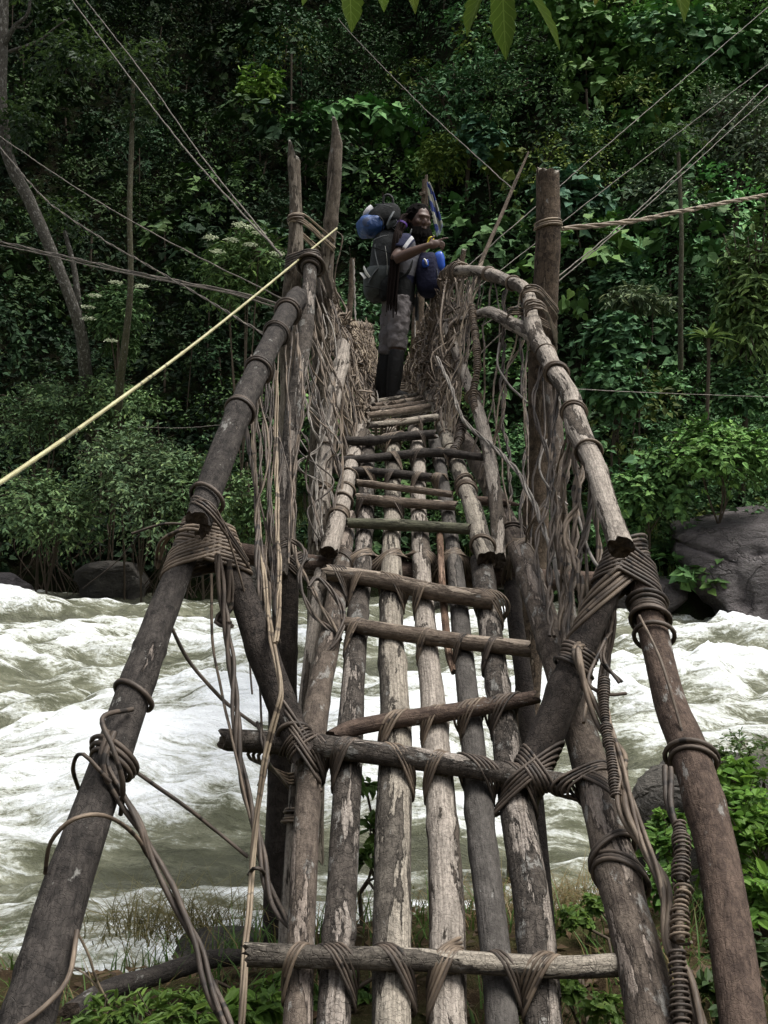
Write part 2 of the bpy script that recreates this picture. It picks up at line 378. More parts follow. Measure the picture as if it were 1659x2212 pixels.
g = MB(); g.add(np.stack([wx_, wy_, WATER + hh], 1), np.stack([ii, ii + 1, ii + nx + 1, ii + nx], 1), None, foam=foam)
m, nt, b = newmat('white_water'); M_WATER = m
tc = N(nt, 'ShaderNodeTexCoord'); mp = N(nt, 'ShaderNodeMapping'); mp.inputs['Rotation'].default_value = (0, 0, R(-12)); mp.inputs['Scale'].default_value = (.55, 1.9, 1)
nt.links.new(tc.outputs['Object'], mp.inputs[0]); v = mp.outputs[0]
fa = N(nt, 'ShaderNodeAttribute', attribute_name='foam')
n1 = noise_(nt, v, 1.25, 7, .66, 1.6); n2 = noise_(nt, v, 5.5, 6, .72, 1.0); n3 = noise_(nt, tc.outputs['Object'], 26, 3, .7)
s = math_(nt, 'ADD', fa.outputs['Fac'], math_(nt, 'MULTIPLY', math_(nt, 'SUBTRACT', n1, .5), 2.4))
s = math_(nt, 'ADD', s, math_(nt, 'MULTIPLY', math_(nt, 'SUBTRACT', n2, .5), 2.2))
s = math_(nt, 'ADD', s, math_(nt, 'MULTIPLY', math_(nt, 'SUBTRACT', n3, .5), .95))
fm = ramp(nt, s, .05, 1.0)
wc = mixc(nt, ramp(nt, n1, .35, .65), (.095, .10, .062), (.19, .195, .135))
wc = mixc(nt, ramp(nt, s, -.9, -.1), tuple(c_ * .8 for c_ in (.11, .115, .078)), wc)
wc = mixc(nt, ramp(nt, s, -.15, .4), wc, (.33, .345, .275))
col = mixc(nt, fm, wc, (.87, .91, .93))
nt.links.new(col, b.inputs['Base Color'])
rg = nt.nodes.new('ShaderNodeMapRange'); nt.links.new(fm, rg.inputs[0]); rg.inputs[3].default_value = .22; rg.inputs[4].default_value = .75; nt.links.new(rg.outputs[0], b.inputs['Roughness'])
b.inputs['IOR'].default_value = 1.33
hgt = math_(nt, 'ADD', math_(nt, 'MULTIPLY', n2, .6), math_(nt, 'MULTIPLY', n3, .22)); hgt = math_(nt, 'ADD', hgt, n1)
bp = N(nt, 'ShaderNodeBump', i_Strength=.8, i_Distance=.12); nt.links.new(hgt, bp.inputs['Height']); nt.links.new(bp.outputs[0], b.inputs['Normal'])
g.obj('river', M_WATER, kind='structure', label='fast river of olive water broken by white foam')

def rock_mat(name, c1, c2, spots, wet=.35):
    m, nt, b = newmat(name)
    tc = N(nt, 'ShaderNodeTexCoord'); v = tc.outputs['Object']
    n1 = noise_(nt, scaled(nt, v, (1, 1, 2.2)), 1.6, 8, .65, .5); n2 = noise_(nt, v, 22, 6, .7); n3 = noise_(nt, scaled(nt, v, (1, 1, 1.6)), 3.4, 6, .68)
    c = mixc(nt, ramp(nt, n1, .34, .66), c1, c2); c = mixc(nt, math_(nt, 'MULTIPLY', ramp(nt, n2, .42, .7), .5), c, tuple(x * .4 for x in c1))
    c = mixc(nt, math_(nt, 'MULTIPLY', ramp(nt, n3, .63, .68), .6), c, spots)
    nt.links.new(c, b.inputs['Base Color']); b.inputs['Roughness'].default_value = wet; b.inputs['Specular IOR Level'].default_value = .45
    vo = N(nt, 'ShaderNodeTexVoronoi', feature='DISTANCE_TO_EDGE'); vo.inputs['Scale'].default_value = .9; wv = nt.nodes.new('ShaderNodeVectorMath'); wv.operation = 'MULTIPLY_ADD'
    nn = N(nt, 'ShaderNodeTexNoise', i_Scale=2.0, i_Detail=5.0); nt.links.new(v, nn.inputs['Vector']); nt.links.new(nn.outputs['Color'], wv.inputs[0]); wv.inputs[1].default_value = (1.2, 1.2, 1.2); nt.links.new(v, wv.inputs[2]); nt.links.new(wv.outputs[0], vo.inputs['Vector'])
    crk = ramp(nt, vo.outputs['Distance'], 0, .035); c = mixc(nt, math_(nt, 'MULTIPLY', math_(nt, 'SUBTRACT', 1.0, crk), .3), c, tuple(x * .4 for x in c1)); nt.links.new(c, b.inputs['Base Color'])
    h = math_(nt, 'ADD', math_(nt, 'MULTIPLY', n2, .3), math_(nt, 'ADD', n1, math_(nt, 'MULTIPLY', crk, .2)))
    bp = N(nt, 'ShaderNodeBump', i_Strength=1.0, i_Distance=.25); nt.links.new(h, bp.inputs['Height']); nt.links.new(bp.outputs[0], b.inputs['Normal'])
    return m
M_ROCK = rock_mat('wet_rock', (.065, .055, .056), (.19, .168, .166), (.27, .265, .225), .5)
M_ROCK2 = rock_mat('bank_rock', (.05, .045, .038), (.13, .118, .10), (.22, .215, .18), .6)
def rock(name, c, rx, ry, rz, seed, label, mat, rough=.35, nseg=64, shelf=0, tilt=0):
    u = np.linspace(0, 2 * math.pi, nseg, endpoint=False); w = np.linspace(-math.pi / 2, math.pi / 2, nseg // 2)
    U, W = np.meshgrid(u, w); d = np.stack([np.cos(W) * np.cos(U), np.cos(W) * np.sin(U), np.sin(W)], 2).reshape(-1, 3)
    sup = np.sign(d) * np.abs(d) ** .78
    n = fbm(d * 1.3 + seed, 2, seed) - .5; n2 = fbm(d * np.array([3, 3, 5]) + seed, 5, seed + 3) - .5
    V = sup * (1 + rough * n)[:, None]
    rg = np.random.default_rng(seed)
    for k in range(11):               # broken faces
        pn_ = nrm(rg.normal(0, 1, 3) * [1, 1, .8]); over = np.maximum(V @ pn_ - rg.uniform(.55, .88), 0); V = V - over[:, None] * pn_ * .95
    V = V * (1 + .26 * n2 * np.clip(1.1 - d[:, 2], .25, 1.3) + .05 * (fbm(d * 14 + seed, 3, seed + 5) - .5))[:, None] * np.array([rx, ry, rz])
    if tilt: V[:, 2] += V[:, 0] * tilt
    if shelf: V[:, 0] *= 1 + shelf * np.clip(V[:, 2] / rz, -1, 1)
    h = nseg // 2; i = np.arange(h - 1)[:, None] * nseg; j = np.arange(nseg)[None, :]; j2 = (j + 1) % nseg
    Q = np.stack([i + j, i + j2, i + nseg + j2, i + nseg + j], 2).reshape(-1, 4)
    g = MB(); g.add(V, Q); o = g.obj(name, mat); o.location = c; o['label'] = label; o['category'] = 'boulder' if rx > .8 else 'rock'
    return o
rock('boulder', (8.9, 21.2, -1.4), 3.5, 2.3, 2.15, 4, 'huge dark purplish boulder on the far bank beside the white water', M_ROCK, .3, 96, .12, -.10)
rock('boulder', (5.6, 21.4, -2.15), 1.1, 1.0, .8, 8, 'low blackish rock at the waterline tucked against the huge boulder', M_ROCK, .35, 64)
rock('boulder', (1.0, 23.2, -2.1), .8, .7, .75, 12, 'small grey rock at the far waterline seen between the deck logs and posts', M_ROCK2, .35, 48)
rock('boulder', (-3.2, 25.6, -1.6), .8, .7, .7, 15, 'rounded grey boulder at the far waterline behind the left rail joint', M_ROCK2, .3, 48)
rock('boulder', (-7.2, 26.1, -2.0), 1.25, .7, .7, 17, 'pale smeared rock face under the overhanging far bank shrubs', M_ROCK2, .35, 56)
rock('boulder', (-10.6, 26.3, -2.1), 1.1, .7, .45, 22, 'dark low rock beneath roots at the far left waterline', M_ROCK, .35, 48)
rock('boulder', (1.95, 5.35, -1.95), .68, .5, .6, 5, 'mossy grey rock behind the leafy bush on the near bank', M_ROCK2, .3, 72)
rock('rock', (-.70, 4.35, -2.05), .26, .2, .15, 9, 'flat wet brown rock beside the drooping dry grass at the near water edge', M_ROCK2, .3, 56)

# ------------------------------------------------------------------ the bridge
bridge = thing('log_bridge', 'steep footbridge of lashed logs and woven vines crossing the white river', 'bridge')
DA, DB = -2.47, .5
def deckY(v, off=0.0):
    s = (1106 - v) / F
    if v > 930: return (DA + off * 1.118) / (s - DB)
    return (.69 - off) / (.2 - s)
LOGS = {}
WID = dict(L1=(.88, .9), L2=(.86, .85), L3=(.98, .82), L4=(.88, .78), L5=(.94, .82), L6=(.95, .9), C0=(.9, .9), C1=(.9, .9))   # (near, far) width trim
def log(name, pts, mat, deck=None, seg=20, bump=.07, seed=0, step=.02, ext0=0.0, key=None, part='log', parent=None, taper_ok=True, cap=True):
    """pts rows (u, v, width) with deck=offset above the deck plane, or (u, v, width, Y)"""
    rows = []; wl, wh = WID.get(name, (1, 1))
    for p in pts:
        Y = deckY(p[1], deck) if deck is not None else p[3]
        x = P(p[0], p[1], Y); rows.append([*x, p[2] * np.interp(p[1], [1200, 1700], [wh, wl]) / 2 * Y / F])
    rows = np.array(rows)
    if ext0:                          # carry the first end on straight, towards the ground
        d = rows[0, :3] - rows[1, :3]; d /= np.linalg.norm(d)
        rows = np.vstack([np.r_[rows[0, :3] + d * ext0, rows[0, 3]], rows])
    path, s = spline(rows, step)
    wob = fbm(np.stack([s * 2.2, s * 0 + seed, s * 0], 1), 2, seed) - .5
    rk = np.random.default_rng(seed + 4000); kn = np.zeros(len(s))
    for _ in range(max(1, int(s[-1] * 1.6))): kn += rk.uniform(.04, .13) * np.exp(-((s - rk.random() * s[-1]) / rk.uniform(.02, .05)) ** 2)
    if seg >= 12:
        path[:, :3] += .35 * path[:, 3:4].mean() * np.stack([fbm(np.stack([s * 1.7, s * 0 + seed + 7 * j, s * 0], 1), 3, seed + j) - .5 for j in range(3)], 1)
    g = MB(); g.tube(path[:, :3], path[:, 3] * (1 + .14 * wob + kn), seg, cap, bump, seed)
    o = g.obj(part, mat, parent or bridge)
    L = dict(obj=o, path=path[:, :3], r=path[:, 3]); LOGS[key or name] = L
    return L

# six long logs of the ramp
log('L1', [(640, 2230, 76), (652, 2000, 70), (668, 1700, 66), (690, 1500, 60), (722, 1320, 52), (740, 1200, 46), (752, 1120, 42)], M_MOTTLE, 0, seed=1, ext0=.6, part='deck_log')
log('L2', [(722, 2230, 94), (742, 1900, 80), (755, 1650, 72), (768, 1420, 58), (786, 1200, 48), (791, 1050, 39), (797, 950, 31)], M_ROUGH, 0, seed=2, ext0=.6, part='deck_log')
log('L3', [(850, 2230, 94), (852, 1900, 84), (853, 1600, 73), (845, 1350, 60), (847, 1100, 46), (850, 1000, 40), (847, 928, 36)], M_GREY, 0, seed=3, ext0=.6, part='deck_log')
log('L4', [(968, 2230, 96), (962, 1950, 86), (945, 1620, 72), (925, 1400, 57), (912, 1250, 52), (905, 1100, 45), (903, 1000, 38), (895, 926, 33)], M_PALE, 0, seed=4, ext0=.6, part='deck_log')
log('L5', [(1085, 2230, 78), (1060, 1950, 72), (1028, 1680, 60), (1005, 1450, 50), (985, 1250, 44), (965, 1100, 37), (950, 1000, 33), (937, 945, 29)], M_SMOOTH, 0, seed=5, ext0=.6, part='deck_log', bump=.04)
log('L6', [(1180, 2230, 90), (1150, 1950, 86), (1110, 1700, 76), (1078, 1500, 61), (1050, 1280, 54), (1040, 1215, 50)], M_ROUGH, 0, seed=6, ext0=.6, part='deck_log')
# side stringers and props
log('R1', [(1412, 2230, 112, 2.27), (1340, 1900, 92, 2.66), (1262, 1600, 76, 3.24), (1165, 1310, 60, 4.0), (1100, 1135, 47, 4.85), (1030, 995, 40, 5.8), (995, 935, 30, 6.7)], M_MOTTLE, seed=7, ext0=.6, part='side_log')
log('L7', [(1150, 1700, 40, 3.5), (1128, 1450, 38, 4.0), (1102, 1250, 34, 4.6)], M_DARKWOOD, seed=8, ext0=.8, part='prop', bump=.05)
log('Lp', [(592, 2120, 62, 4.3), (602, 1850, 62, 4.35), (612, 1500, 62, 4.4), (622, 1215, 58, 4.45)], M_DARKWOOD, seed=9, part='post', ext0=.25)
log('Lq', [(612, 2130, 34, 3.6), (628, 1900, 34, 3.7), (652, 1600, 34, 3.9), (682, 1340, 34, 4.2), (694, 1235, 32, 4.4)], M_PALE, seed=10, part='prop', bump=.04, ext0=.3)
# hand rails, lower then upper lengths
log('RL1', [(30, 2300, 120, 2.06), (150, 1900, 102, 2.45), (232, 1660, 86, 2.75), (320, 1420, 72, 3.1), (400, 1200, 56, 3.5), (412, 1165, 54, 3.56)], M_DARK, seed=12, ext0=.9, part='handrail')
log('RL2', [(430, 1130, 62, 3.36), (470, 1010, 58, 3.65), (520, 880, 53, 4.05), (565, 785, 50, 4.5), (610, 700, 46, 5.1), (645, 640, 42, 5.8)], M_DARK, seed=13, part='handrail')
log('RR1', [(1608, 2230, 102, 2.2), (1550, 1850, 86, 2.6), (1485, 1620, 76, 2.9), (1440, 1500, 66, 3.1), (1385, 1260, 54, 3.5), (1368, 1180, 50, 3.62)], M_BROWN, seed=14, ext0=.6, part='handrail', bump=.05)
log('RR2', [(1343, 1184, 58, 3.28), (1328, 1140, 52, 3.42), (1313, 1102, 49, 3.55), (1286, 1014, 46, 3.85), (1266, 970, 46, 4.0), (1247, 930, 51, 4.18), (1238, 896, 45, 4.34), (1236, 866, 41, 4.5), (1219, 836, 41, 4.66), (1195, 798, 40, 4.86), (1175, 758, 37, 5.1), (1157, 724, 37, 5.3), (1147, 684, 32, 5.55), (1144, 645, 29, 5.8), (1130, 622, 28, 5.95), (1104, 610, 27, 6.15), (1060, 593, 25, 6.6), (1026, 584, 22, 6.9), (980, 585, 20, 7.4)], M_PALE, seed=15, part='handrail', bump=.10, step=.016)
log('RR3', [(1156, 724, 36, 5.36), (1131, 710, 33, 5.55), (1104, 697, 31, 5.8), (1077, 681, 27, 6.1), (1050, 675, 22, 6.4), (1009, 690, 19, 6.8), (965, 698, 18, 7.3)], M_PALE, seed=16, part='handrail', bump=.06)
log('RM', [(1077, 1210, 32, 4.5), (1071, 1085, 31, 4.9), (1055, 965, 30, 5.4), (1026, 866, 26, 6.0), (985, 760, 21, 6.7), (965, 705, 18, 7.1)], M_PALE, seed=17, part='prop', bump=.03)
log('LM', [(606, 1240, 34, 4.3), (615, 1130, 36, 4.5), (622, 1000, 36, 4.8), (640, 850, 36, 5.2), (662, 715, 34, 5.6), (672, 575, 30, 6.05)], M_ROUGH, seed=18, part='prop', bump=.06)
log('LN', [(690, 1170, 36, 4.75), (702, 1010, 34, 5.2), (712, 900, 34, 5.6), (738, 780, 32, 6.2), (742, 745, 30, 6.4)], M_PALE, seed=19, part='prop', bump=.03)
log('RT2', [(1302, 1760, 40, 5.1), (1262, 1550, 38, 5.2), (1226, 1310, 37, 5.3), (1208, 1080, 36, 5.5), (1198, 900, 35, 5.7), (1182, 770, 34, 5.9)], M_MOTTLE, seed=20, part='post', bump=.04, ext0=.5)
# V struts from the cross beam to the rail joints
log('SL', [(652, 1625, 62, 3.16), (610, 1520, 66, 3.25), (560, 1390, 62, 3.36), (515, 1260, 60, 3.48), (478, 1165, 52, 3.58)], M_DARKWOOD, seed=21, part='strut', bump=.05)
log('SR', [(1150, 1655, 76, 3.12), (1198, 1550, 76, 3.2), (1242, 1430, 66, 3.3), (1290, 1310, 62, 3.42), (1342, 1200, 62, 3.55)], M_DARKWOOD, seed=22, part='strut', bump=.06)
# upper pair of ramp logs
log('UL', [(712, 1192, 42, 4.38), (740, 1080, 36, 4.92), (766, 980, 31, 5.6), (790, 895, 25, 6.9), (803, 842, 24, 9.0)], M_PALE, seed=23, part='deck_log')
log('UR', [(1052, 1208, 47, 4.34), (1026, 1120, 42, 4.78), (1000, 1035, 36, 5.3), (966, 950, 30, 6.0), (937, 870, 23, 7.3), (912, 835, 22, 9.0)], M_GREY, seed=24, part='deck_log')
# tall posts
def post_top(L, seed): pass
log('T1', [(634, 290, 24, 6.35), (634, 350, 26, 6.35), (640, 440, 28, 6.33), (640, 520, 34, 6.31), (635, 600, 40, 6.3), (628, 700, 42, 6.3), (624, 900, 44, 6.3), (618, 1150, 44, 6.3), (612, 1950, 46, 6.3)], M_WEATHER, seed=25, part='post', bump=.06)
log('T2', [(728, 235, 21, 6.75), (728, 300, 24, 6.75), (722, 360, 29, 6.75), (718, 430, 29, 6.75), (706, 560, 31, 6.75), (698, 680, 38, 6.75), (690, 900, 40, 6.75), (680, 1850, 42, 6.75)], M_WEATHER, seed=26, part='post', bump=.06)
log('T3', [(1183, 362, 50, 6.2), (1182, 480, 52, 6.2), (1178, 620, 54, 6.2), (1172, 800, 58, 6.2), (1166, 1000, 58, 6.2), (1156, 1150, 56, 6.2), (1118, 1930, 56, 6.2)], M_POST, seed=27, part='post', bump=.06)
def axe_cut(key, a, b, Y):             # slanting cut from picture point a to b
    me = LOGS[key]['obj'].data; n = len(me.vertices); co = np.zeros(n * 3, np.float32); me.vertices.foreach_get('co', co); co = co.reshape(-1, 3)
    pa, pb = P(*a, Y), P(*b, Y); k = (pb[2] - pa[2]) / (pb[0] - pa[0]); lim = pa[2] + k * (co[:, 0] - pa[0]) + .02 * np.sin(co[:, 0] * 90) - .35 * np.abs(k) * (co[:, 1] - Y) * .3
    cut = co[:, 2] > lim; co[:, 2] = np.minimum(co[:, 2], lim); me.vertices.foreach_set('co', co.ravel()); ce = np.zeros(n, np.float32); me.attributes['ce'].data.foreach_get('value', ce); ce[cut] = 1; ce[~cut] = 0; me.attributes['ce'].data.foreach_set('value', ce)
axe_cut('T1', (622, 304), (648, 350), 6.35); axe_cut('T2', (718, 248), (740, 304), 6.75); axe_cut('T3', (1160, 366), (1206, 374), 6.2)
# far portal and the far half of the walkway
log('F1', [(761, 562, 12, 16.5), (758, 640, 13, 16.5), (752, 720, 15, 16.5), (745, 1100, 16, 16.5)], M_POST, seed=28, part='post', seg=10, step=.06)
log('F2', [(918, 387, 13, 16.5), (916, 450, 14, 16.5), (908, 700, 15, 16.5), (905, 1100, 16, 16.5)], M_POST, seed=29, part='post', seg=10, step=.06)
log('F3', [(897, 640, 12, 14.5), (894, 760, 14, 14.5), (892, 1000, 15, 14.5)], M_POST, seed=30, part='post', seg=10, step=.06)
log('F4', [(1002, 540, 11, 9.5), (994, 600, 13, 9.5), (985, 800, 14, 9.5), (970, 1000, 14, 9.5)], M_POST, seed=31, part='post', seg=10, step=.05)
log('F5', [(680, 1090, 9, 8.6), (735, 560, 9, 11)], M_POST, seed=32, part='prop', seg=8, step=.06) if False else None
FARDECK = [(x, y, z) for x, y, z in ((0, 7.2, .76), (0, 9.0, 1.05), (0, 12, 1.55), (0, 16, 2.02), (0, 21, 2.2), (0, 26, 2.15), (0, 30, 2.0))]
for k, xo in enumerate((-.17, -.02, .13, .28)):
    path, s = spline(np.array([(xo + .06 - .004 * y, y, z - .04) for x, y, z in FARDECK]), .15)
    g = MB(); g.tube(path, .04, 8, True, .06, 60 + k); o = g.obj('deck_log', M_STICK, bridge); LOGS['far%d' % k] = dict(obj=o, path=path, r=np.full(len(path), .04))

# cross rungs; ties name the logs each one is lashed to
def near(L, p):
    d = np.linalg.norm(L['path'] - p, axis=1); k = int(np.argmin(d)); k0, k1 = max(0, k - 2), min(len(L['path']) - 1, k + 2)
    return k, L['path'][k], nrm(L['path'][k1] - L['path'][k0]), L['r'][k]
def closest(A, B):
    D = np.linalg.norm(A['path'][:, None, :] - B['path'][None, :, :], axis=2); i, j = np.unravel_index(np.argmin(D), D.shape)
    def dr(L, k): return nrm(L['path'][min(k + 2, len(L['path']) - 1)] - L['path'][max(k - 2, 0)])
    return A['path'][i], dr(A, i), A['r'][i], B['path'][j], dr(B, j), B['r'][j], D[i, j]
def hull2(pts):
    pts = sorted(map(tuple, pts))
    def half(ps):
        h = []
        for p in ps:
            while len(h) > 1 and (h[-1][0] - h[-2][0]) * (p[1] - h[-2][1]) - (h[-1][1] - h[-2][1]) * (p[0] - h[-2][0]) <= 0: h.pop()
            h.append(p)
        return h
    a = half(pts); b = half(pts[::-1]); return np.array(a[:-1] + b[:-1])
rngL = np.random.default_rng(11)
def wrap(mb, items, o, e, turns, vr, rng, tail=True, start=None, npt=22, loose=0.0, seg=5):
    """vine wound round the cylinders items=[(point, axis, radius)] in planes of normal e through o"""
    e = nrm(e); a0 = nrm(items[0][1] - e * np.dot(items[0][1], e)) if abs(np.dot(items[0][1], e)) < .95 else nrm(np.cross(e, [0.3, .2, .9]))
    w0 = np.cross(e, a0); pts = []
    for k in range(turns):
        t = (k - (turns - 1) / 2) * vr * 2.02 + rng.normal(0, vr * .12); hp = []
        for (p, a, r) in items:
            ae = np.dot(a, e); ae = ae if abs(ae) > .3 else .3 * (1 if ae >= 0 else -1)
            c = p + a * ((t - np.dot(p - o, e)) / ae)
            m_ = a - e * np.dot(a, e); m_ = nrm(m_) if np.linalg.norm(m_) > .05 else a0
            w_ = np.cross(e, m_); th = np.linspace(0, 2 * math.pi, 18, endpoint=False); rr = (r + vr) * (1 + loose * abs(rng.normal(0, 1)))
            q = c + np.outer(np.cos(th) * rr / max(abs(ae), .45), m_) + np.outer(np.sin(th) * rr, w_)
            q = q - o; hp += list(np.stack([q @ a0, q @ w0], 1))
        h = hull2(hp)
        d = np.linalg.norm(np.diff(np.vstack([h, h[:1]]), axis=0), axis=1); L = np.r_[0, np.cumsum(d)]; hc = np.vstack([h, h[:1]])
        low = np.argmin((o + np.outer(h[:, 0], a0) + np.outer(h[:, 1], w0))[:, 2]) if start is None else 0
        s = (np.linspace(0, 1, npt, endpoint=False) * L[-1] + L[low]) % L[-1]
        x = np.interp(s, L, hc[:, 0]); y = np.interp(s, L, hc[:, 1]); tt = t + np.linspace(0, 1, npt, endpoint=False) * vr * 2
        pts.append(o + np.outer(x, a0) + np.outer(y, w0) + np.outer(tt, e))
    p = np.vstack(pts)
    p = p + rng.normal(0, vr * .12, (1, 3)) + vr * .5 * np.stack([fbm(np.stack([np.arange(len(p)) * .13, np.full(len(p), j_ + rng.random() * 9), np.zeros(len(p))], 1), 2, j_) - .5 for j_ in range(3)], 1)
    # soften corners
    for _ in range(2): p[1:-1] = .25 * p[:-2] + .5 * p[1:-1] + .25 * p[2:]
    mb.tube(p, vr * (1 + .1 * rng.normal()), seg, True)
def lash(A, B, turns=4, vr=.006, x=False, mat=None, phi=None, parent=None, name='lashing'):
    vr = vr * .58; pa, a, ra, pb, b_, rb, d = closest(A, B); o = (pa + pb) / 2; rng = rngL
    n = np.cross(a, b_)
    if np.linalg.norm(n) < .2:        # nearly parallel: wind straight round both
        g = MB(); wrap(g, [(pa, a, ra), (pb, b_, rb)], o, a, turns, vr, rng); return g.obj(name, mat or M_VINE, parent or bridge)
    g = MB(); b2 = nrm(b_ - a * np.dot(a, b_)); ph = phi if phi is not None else R(rng.uniform(48, 60)) * rng.choice([-1, 1])
    for s_ in ((1, -1) if x else (1,)):
        e = math.cos(s_ * ph) * a + math.sin(s_ * ph) * b2
        wrap(g, [(pa, a, ra), (pb, b_, rb)], o + nrm(n) * (.001 if s_ < 0 else 0), e, turns, vr * (1 if s_ > 0 else .97), rng)
    return g.obj(name, mat or M_VINE, parent or bridge)
def rung(key, pts, mat, off, ties=(), turns=4, vr=.0075, x=False, bump=.06, seed=0, seg=14, lmat=None):
    L = log(key, pts, mat, off, seg=seg, bump=bump, seed=seed, part='rung')
    for i, t in enumerate(ties):
        tn = turns + int(rngL.integers(-1, 2)); lash(LOGS[t], L, max(2, tn), vr, x if isinstance(x, bool) else (i in x), lmat or (M_VINE if rngL.random() < .6 else M_VINED), parent=L['obj'])
    return L
ALL6 = ('L1', 'L2', 'L3', 'L4', 'L5', 'L6')
rung('C0', [(535, 2060, 56), (700, 2066, 54), (950, 2074, 52), (1200, 2090, 52), (1345, 2086, 54)], M_GREY, .085, ALL6, 4, .0085, seed=40, seg=18)
rung('C1', [(478, 1598, 50), (700, 1612, 54), (950, 1645, 52), (1215, 1692, 52)], M_DARKWOOD if False else M_ROUGH, .09, ('L1', 'L2', 'L3', 'L4', 'L5', 'L6'), 5, .0085, seed=41, seg=18)
rung('C1b', [(716, 1592, 30), (760, 1574, 36), (850, 1556, 36), (1000, 1534, 36), (1160, 1505, 28)], M_BROWN, .085, ('L3', 'L4', 'L5', 'L6'), 4, .008, seed=42)
rung('C2', [(744, 1346, 32), (850, 1364, 36), (1000, 1385, 36), (1145, 1402, 36)], M_STICK, .075, ('L2', 'L4', 'L5', 'L6'), 4, .008, seed=43)
rung('C3', [(712, 1238, 34), (830, 1256, 36), (950, 1282, 36), (1066, 1298, 40)], M_STICK, .08, ('L1', 'L2', 'L3', 'L4', 'L6'), 5, .008, seed=44)
rung('C4', [(750, 1129, 22), (850, 1133, 25), (1012, 1143, 24)], M_GREENST, .075, (), seed=45, bump=.03)
rung('C5', [(772, 1077, 24), (850, 1084, 24), (985, 1092, 22)], M_STICK, .07, ('L2', 'L3'), 4, .008, seed=46)
log('C5b', [(1010, 1080, 18, 4.95), (1070, 1083, 20, 4.95), (1122, 1090, 6, 4.95)], M_BROWN, seed=47, part='rung', seg=12)
rung('C6', [(770, 1043, 16), (870, 1055, 16), (978, 1068, 16)], M_STICK, .085, (), seed=48, bump=.04)
rung('C7', [(690, 1012, 18), (840, 1022, 19), (935, 1032, 20)], M_DARK, .07, ('L2', 'L3', 'L4', 'L5'), 4, .008, seed=49)
rung('C8', [(690, 998, 16), (800, 990, 18), (935, 978, 20), (1045, 988, 16)], M_DARK, .07, ('L3', 'L4', 'L5'), 4, .008, seed=50)
rung('C9', [(700, 950, 18), (800, 953, 20), (860, 944, 20), (940, 938, 20)], M_DARK, .07, ('L3', 'L4'), 4, .008, seed=51)
rung('C10', [(795, 920, 14), (860, 913, 15), (940, 902, 16)], M_GREY, .06, ('L3', 'L4'), 4, .008, seed=52)
rung('C11', [(790, 898, 14), (850, 892, 16), (925, 880, 16)], M_STICK, .05, ('far1', 'far2'), 3, .008, x=True, seed=53)
rung('C12', [(800, 884, 12), (850, 880, 12), (916, 870, 13)], M_STICK, .05, ('far1', 'far2'), 3, .008, x=True, seed=54)
rung('C13', [(806, 876, 11), (850, 871, 12), (912, 860, 12)], M_STICK, .05, ('far1', 'far2', 'far3'), 3, .008, x=True, seed=55)
rung('C14', [(815, 866, 9), (850, 861, 10), (908, 852, 11)], M_GREY, .05, ('far2',), 3, .008, seed=56)
for k, y in enumerate(np.arange(9.4, 29, .8)):
    z = np.interp(y, [q[1] for q in FARDECK], [q[2] for q in FARDECK])
    g = MB(); xo = .11 - .004 * y; g.tube(spline(np.array([(xo - .33, y, z + .03), (xo, y, z + .025), (xo + .33, y + .03, z + .03)]), .05)[0], .02, 8, True, .06, 80 + k); g.obj('rung', M_STICK, bridge)
# beam under the deck at the joint of the two ramp lengths
CB = log('CB2', [(505, 1192, 44, 4.45), (680, 1222, 48, 4.5), (900, 1238, 48, 4.55), (1150, 1252, 46, 4.6), (1300, 1256, 40, 4.65)], M_BROWN, seed=57, part='cross_beam')
for t in ('L2', 'L3', 'L4', 'L5'): lash(CB, LOGS[t], 6, .009, t == 'L5', M_VINE, phi=R(62) * (-1 if t in ('L2', 'L3') else 1), parent=CB['obj'])
lash(CB, LOGS['L1'], 5, .009, False, M_VINED, parent=CB['obj'])
lash(CB, LOGS['Lp'], 5, .009, True, M_VINED, parent=CB['obj']); lash(CB, LOGS['LM'], 5, .009, False, M_VINED, parent=CB['obj'])
lash(CB, LOGS['R1'], 4, .009, True, M_VINE, parent=CB['obj'])
log('stk', [(950, 1155, 15, 4.62), (956, 1270, 15, 4.2), (968, 1400, 17, 3.85), (980, 1452, 14, 3.7)], M_RED, seed=58, part='loose_stick', seg=8, bump=.04)
log('tw', [(1142, 328, 4, 8.6), (1109, 403, 8, 8.5), (1085, 460, 8, 8.4), (1042, 560, 9, 8.2), (1010, 655, 10, 8.0), (985, 760, 10, 7.9)], M_STICK, seed=59, part='prop', seg=8, bump=.05)

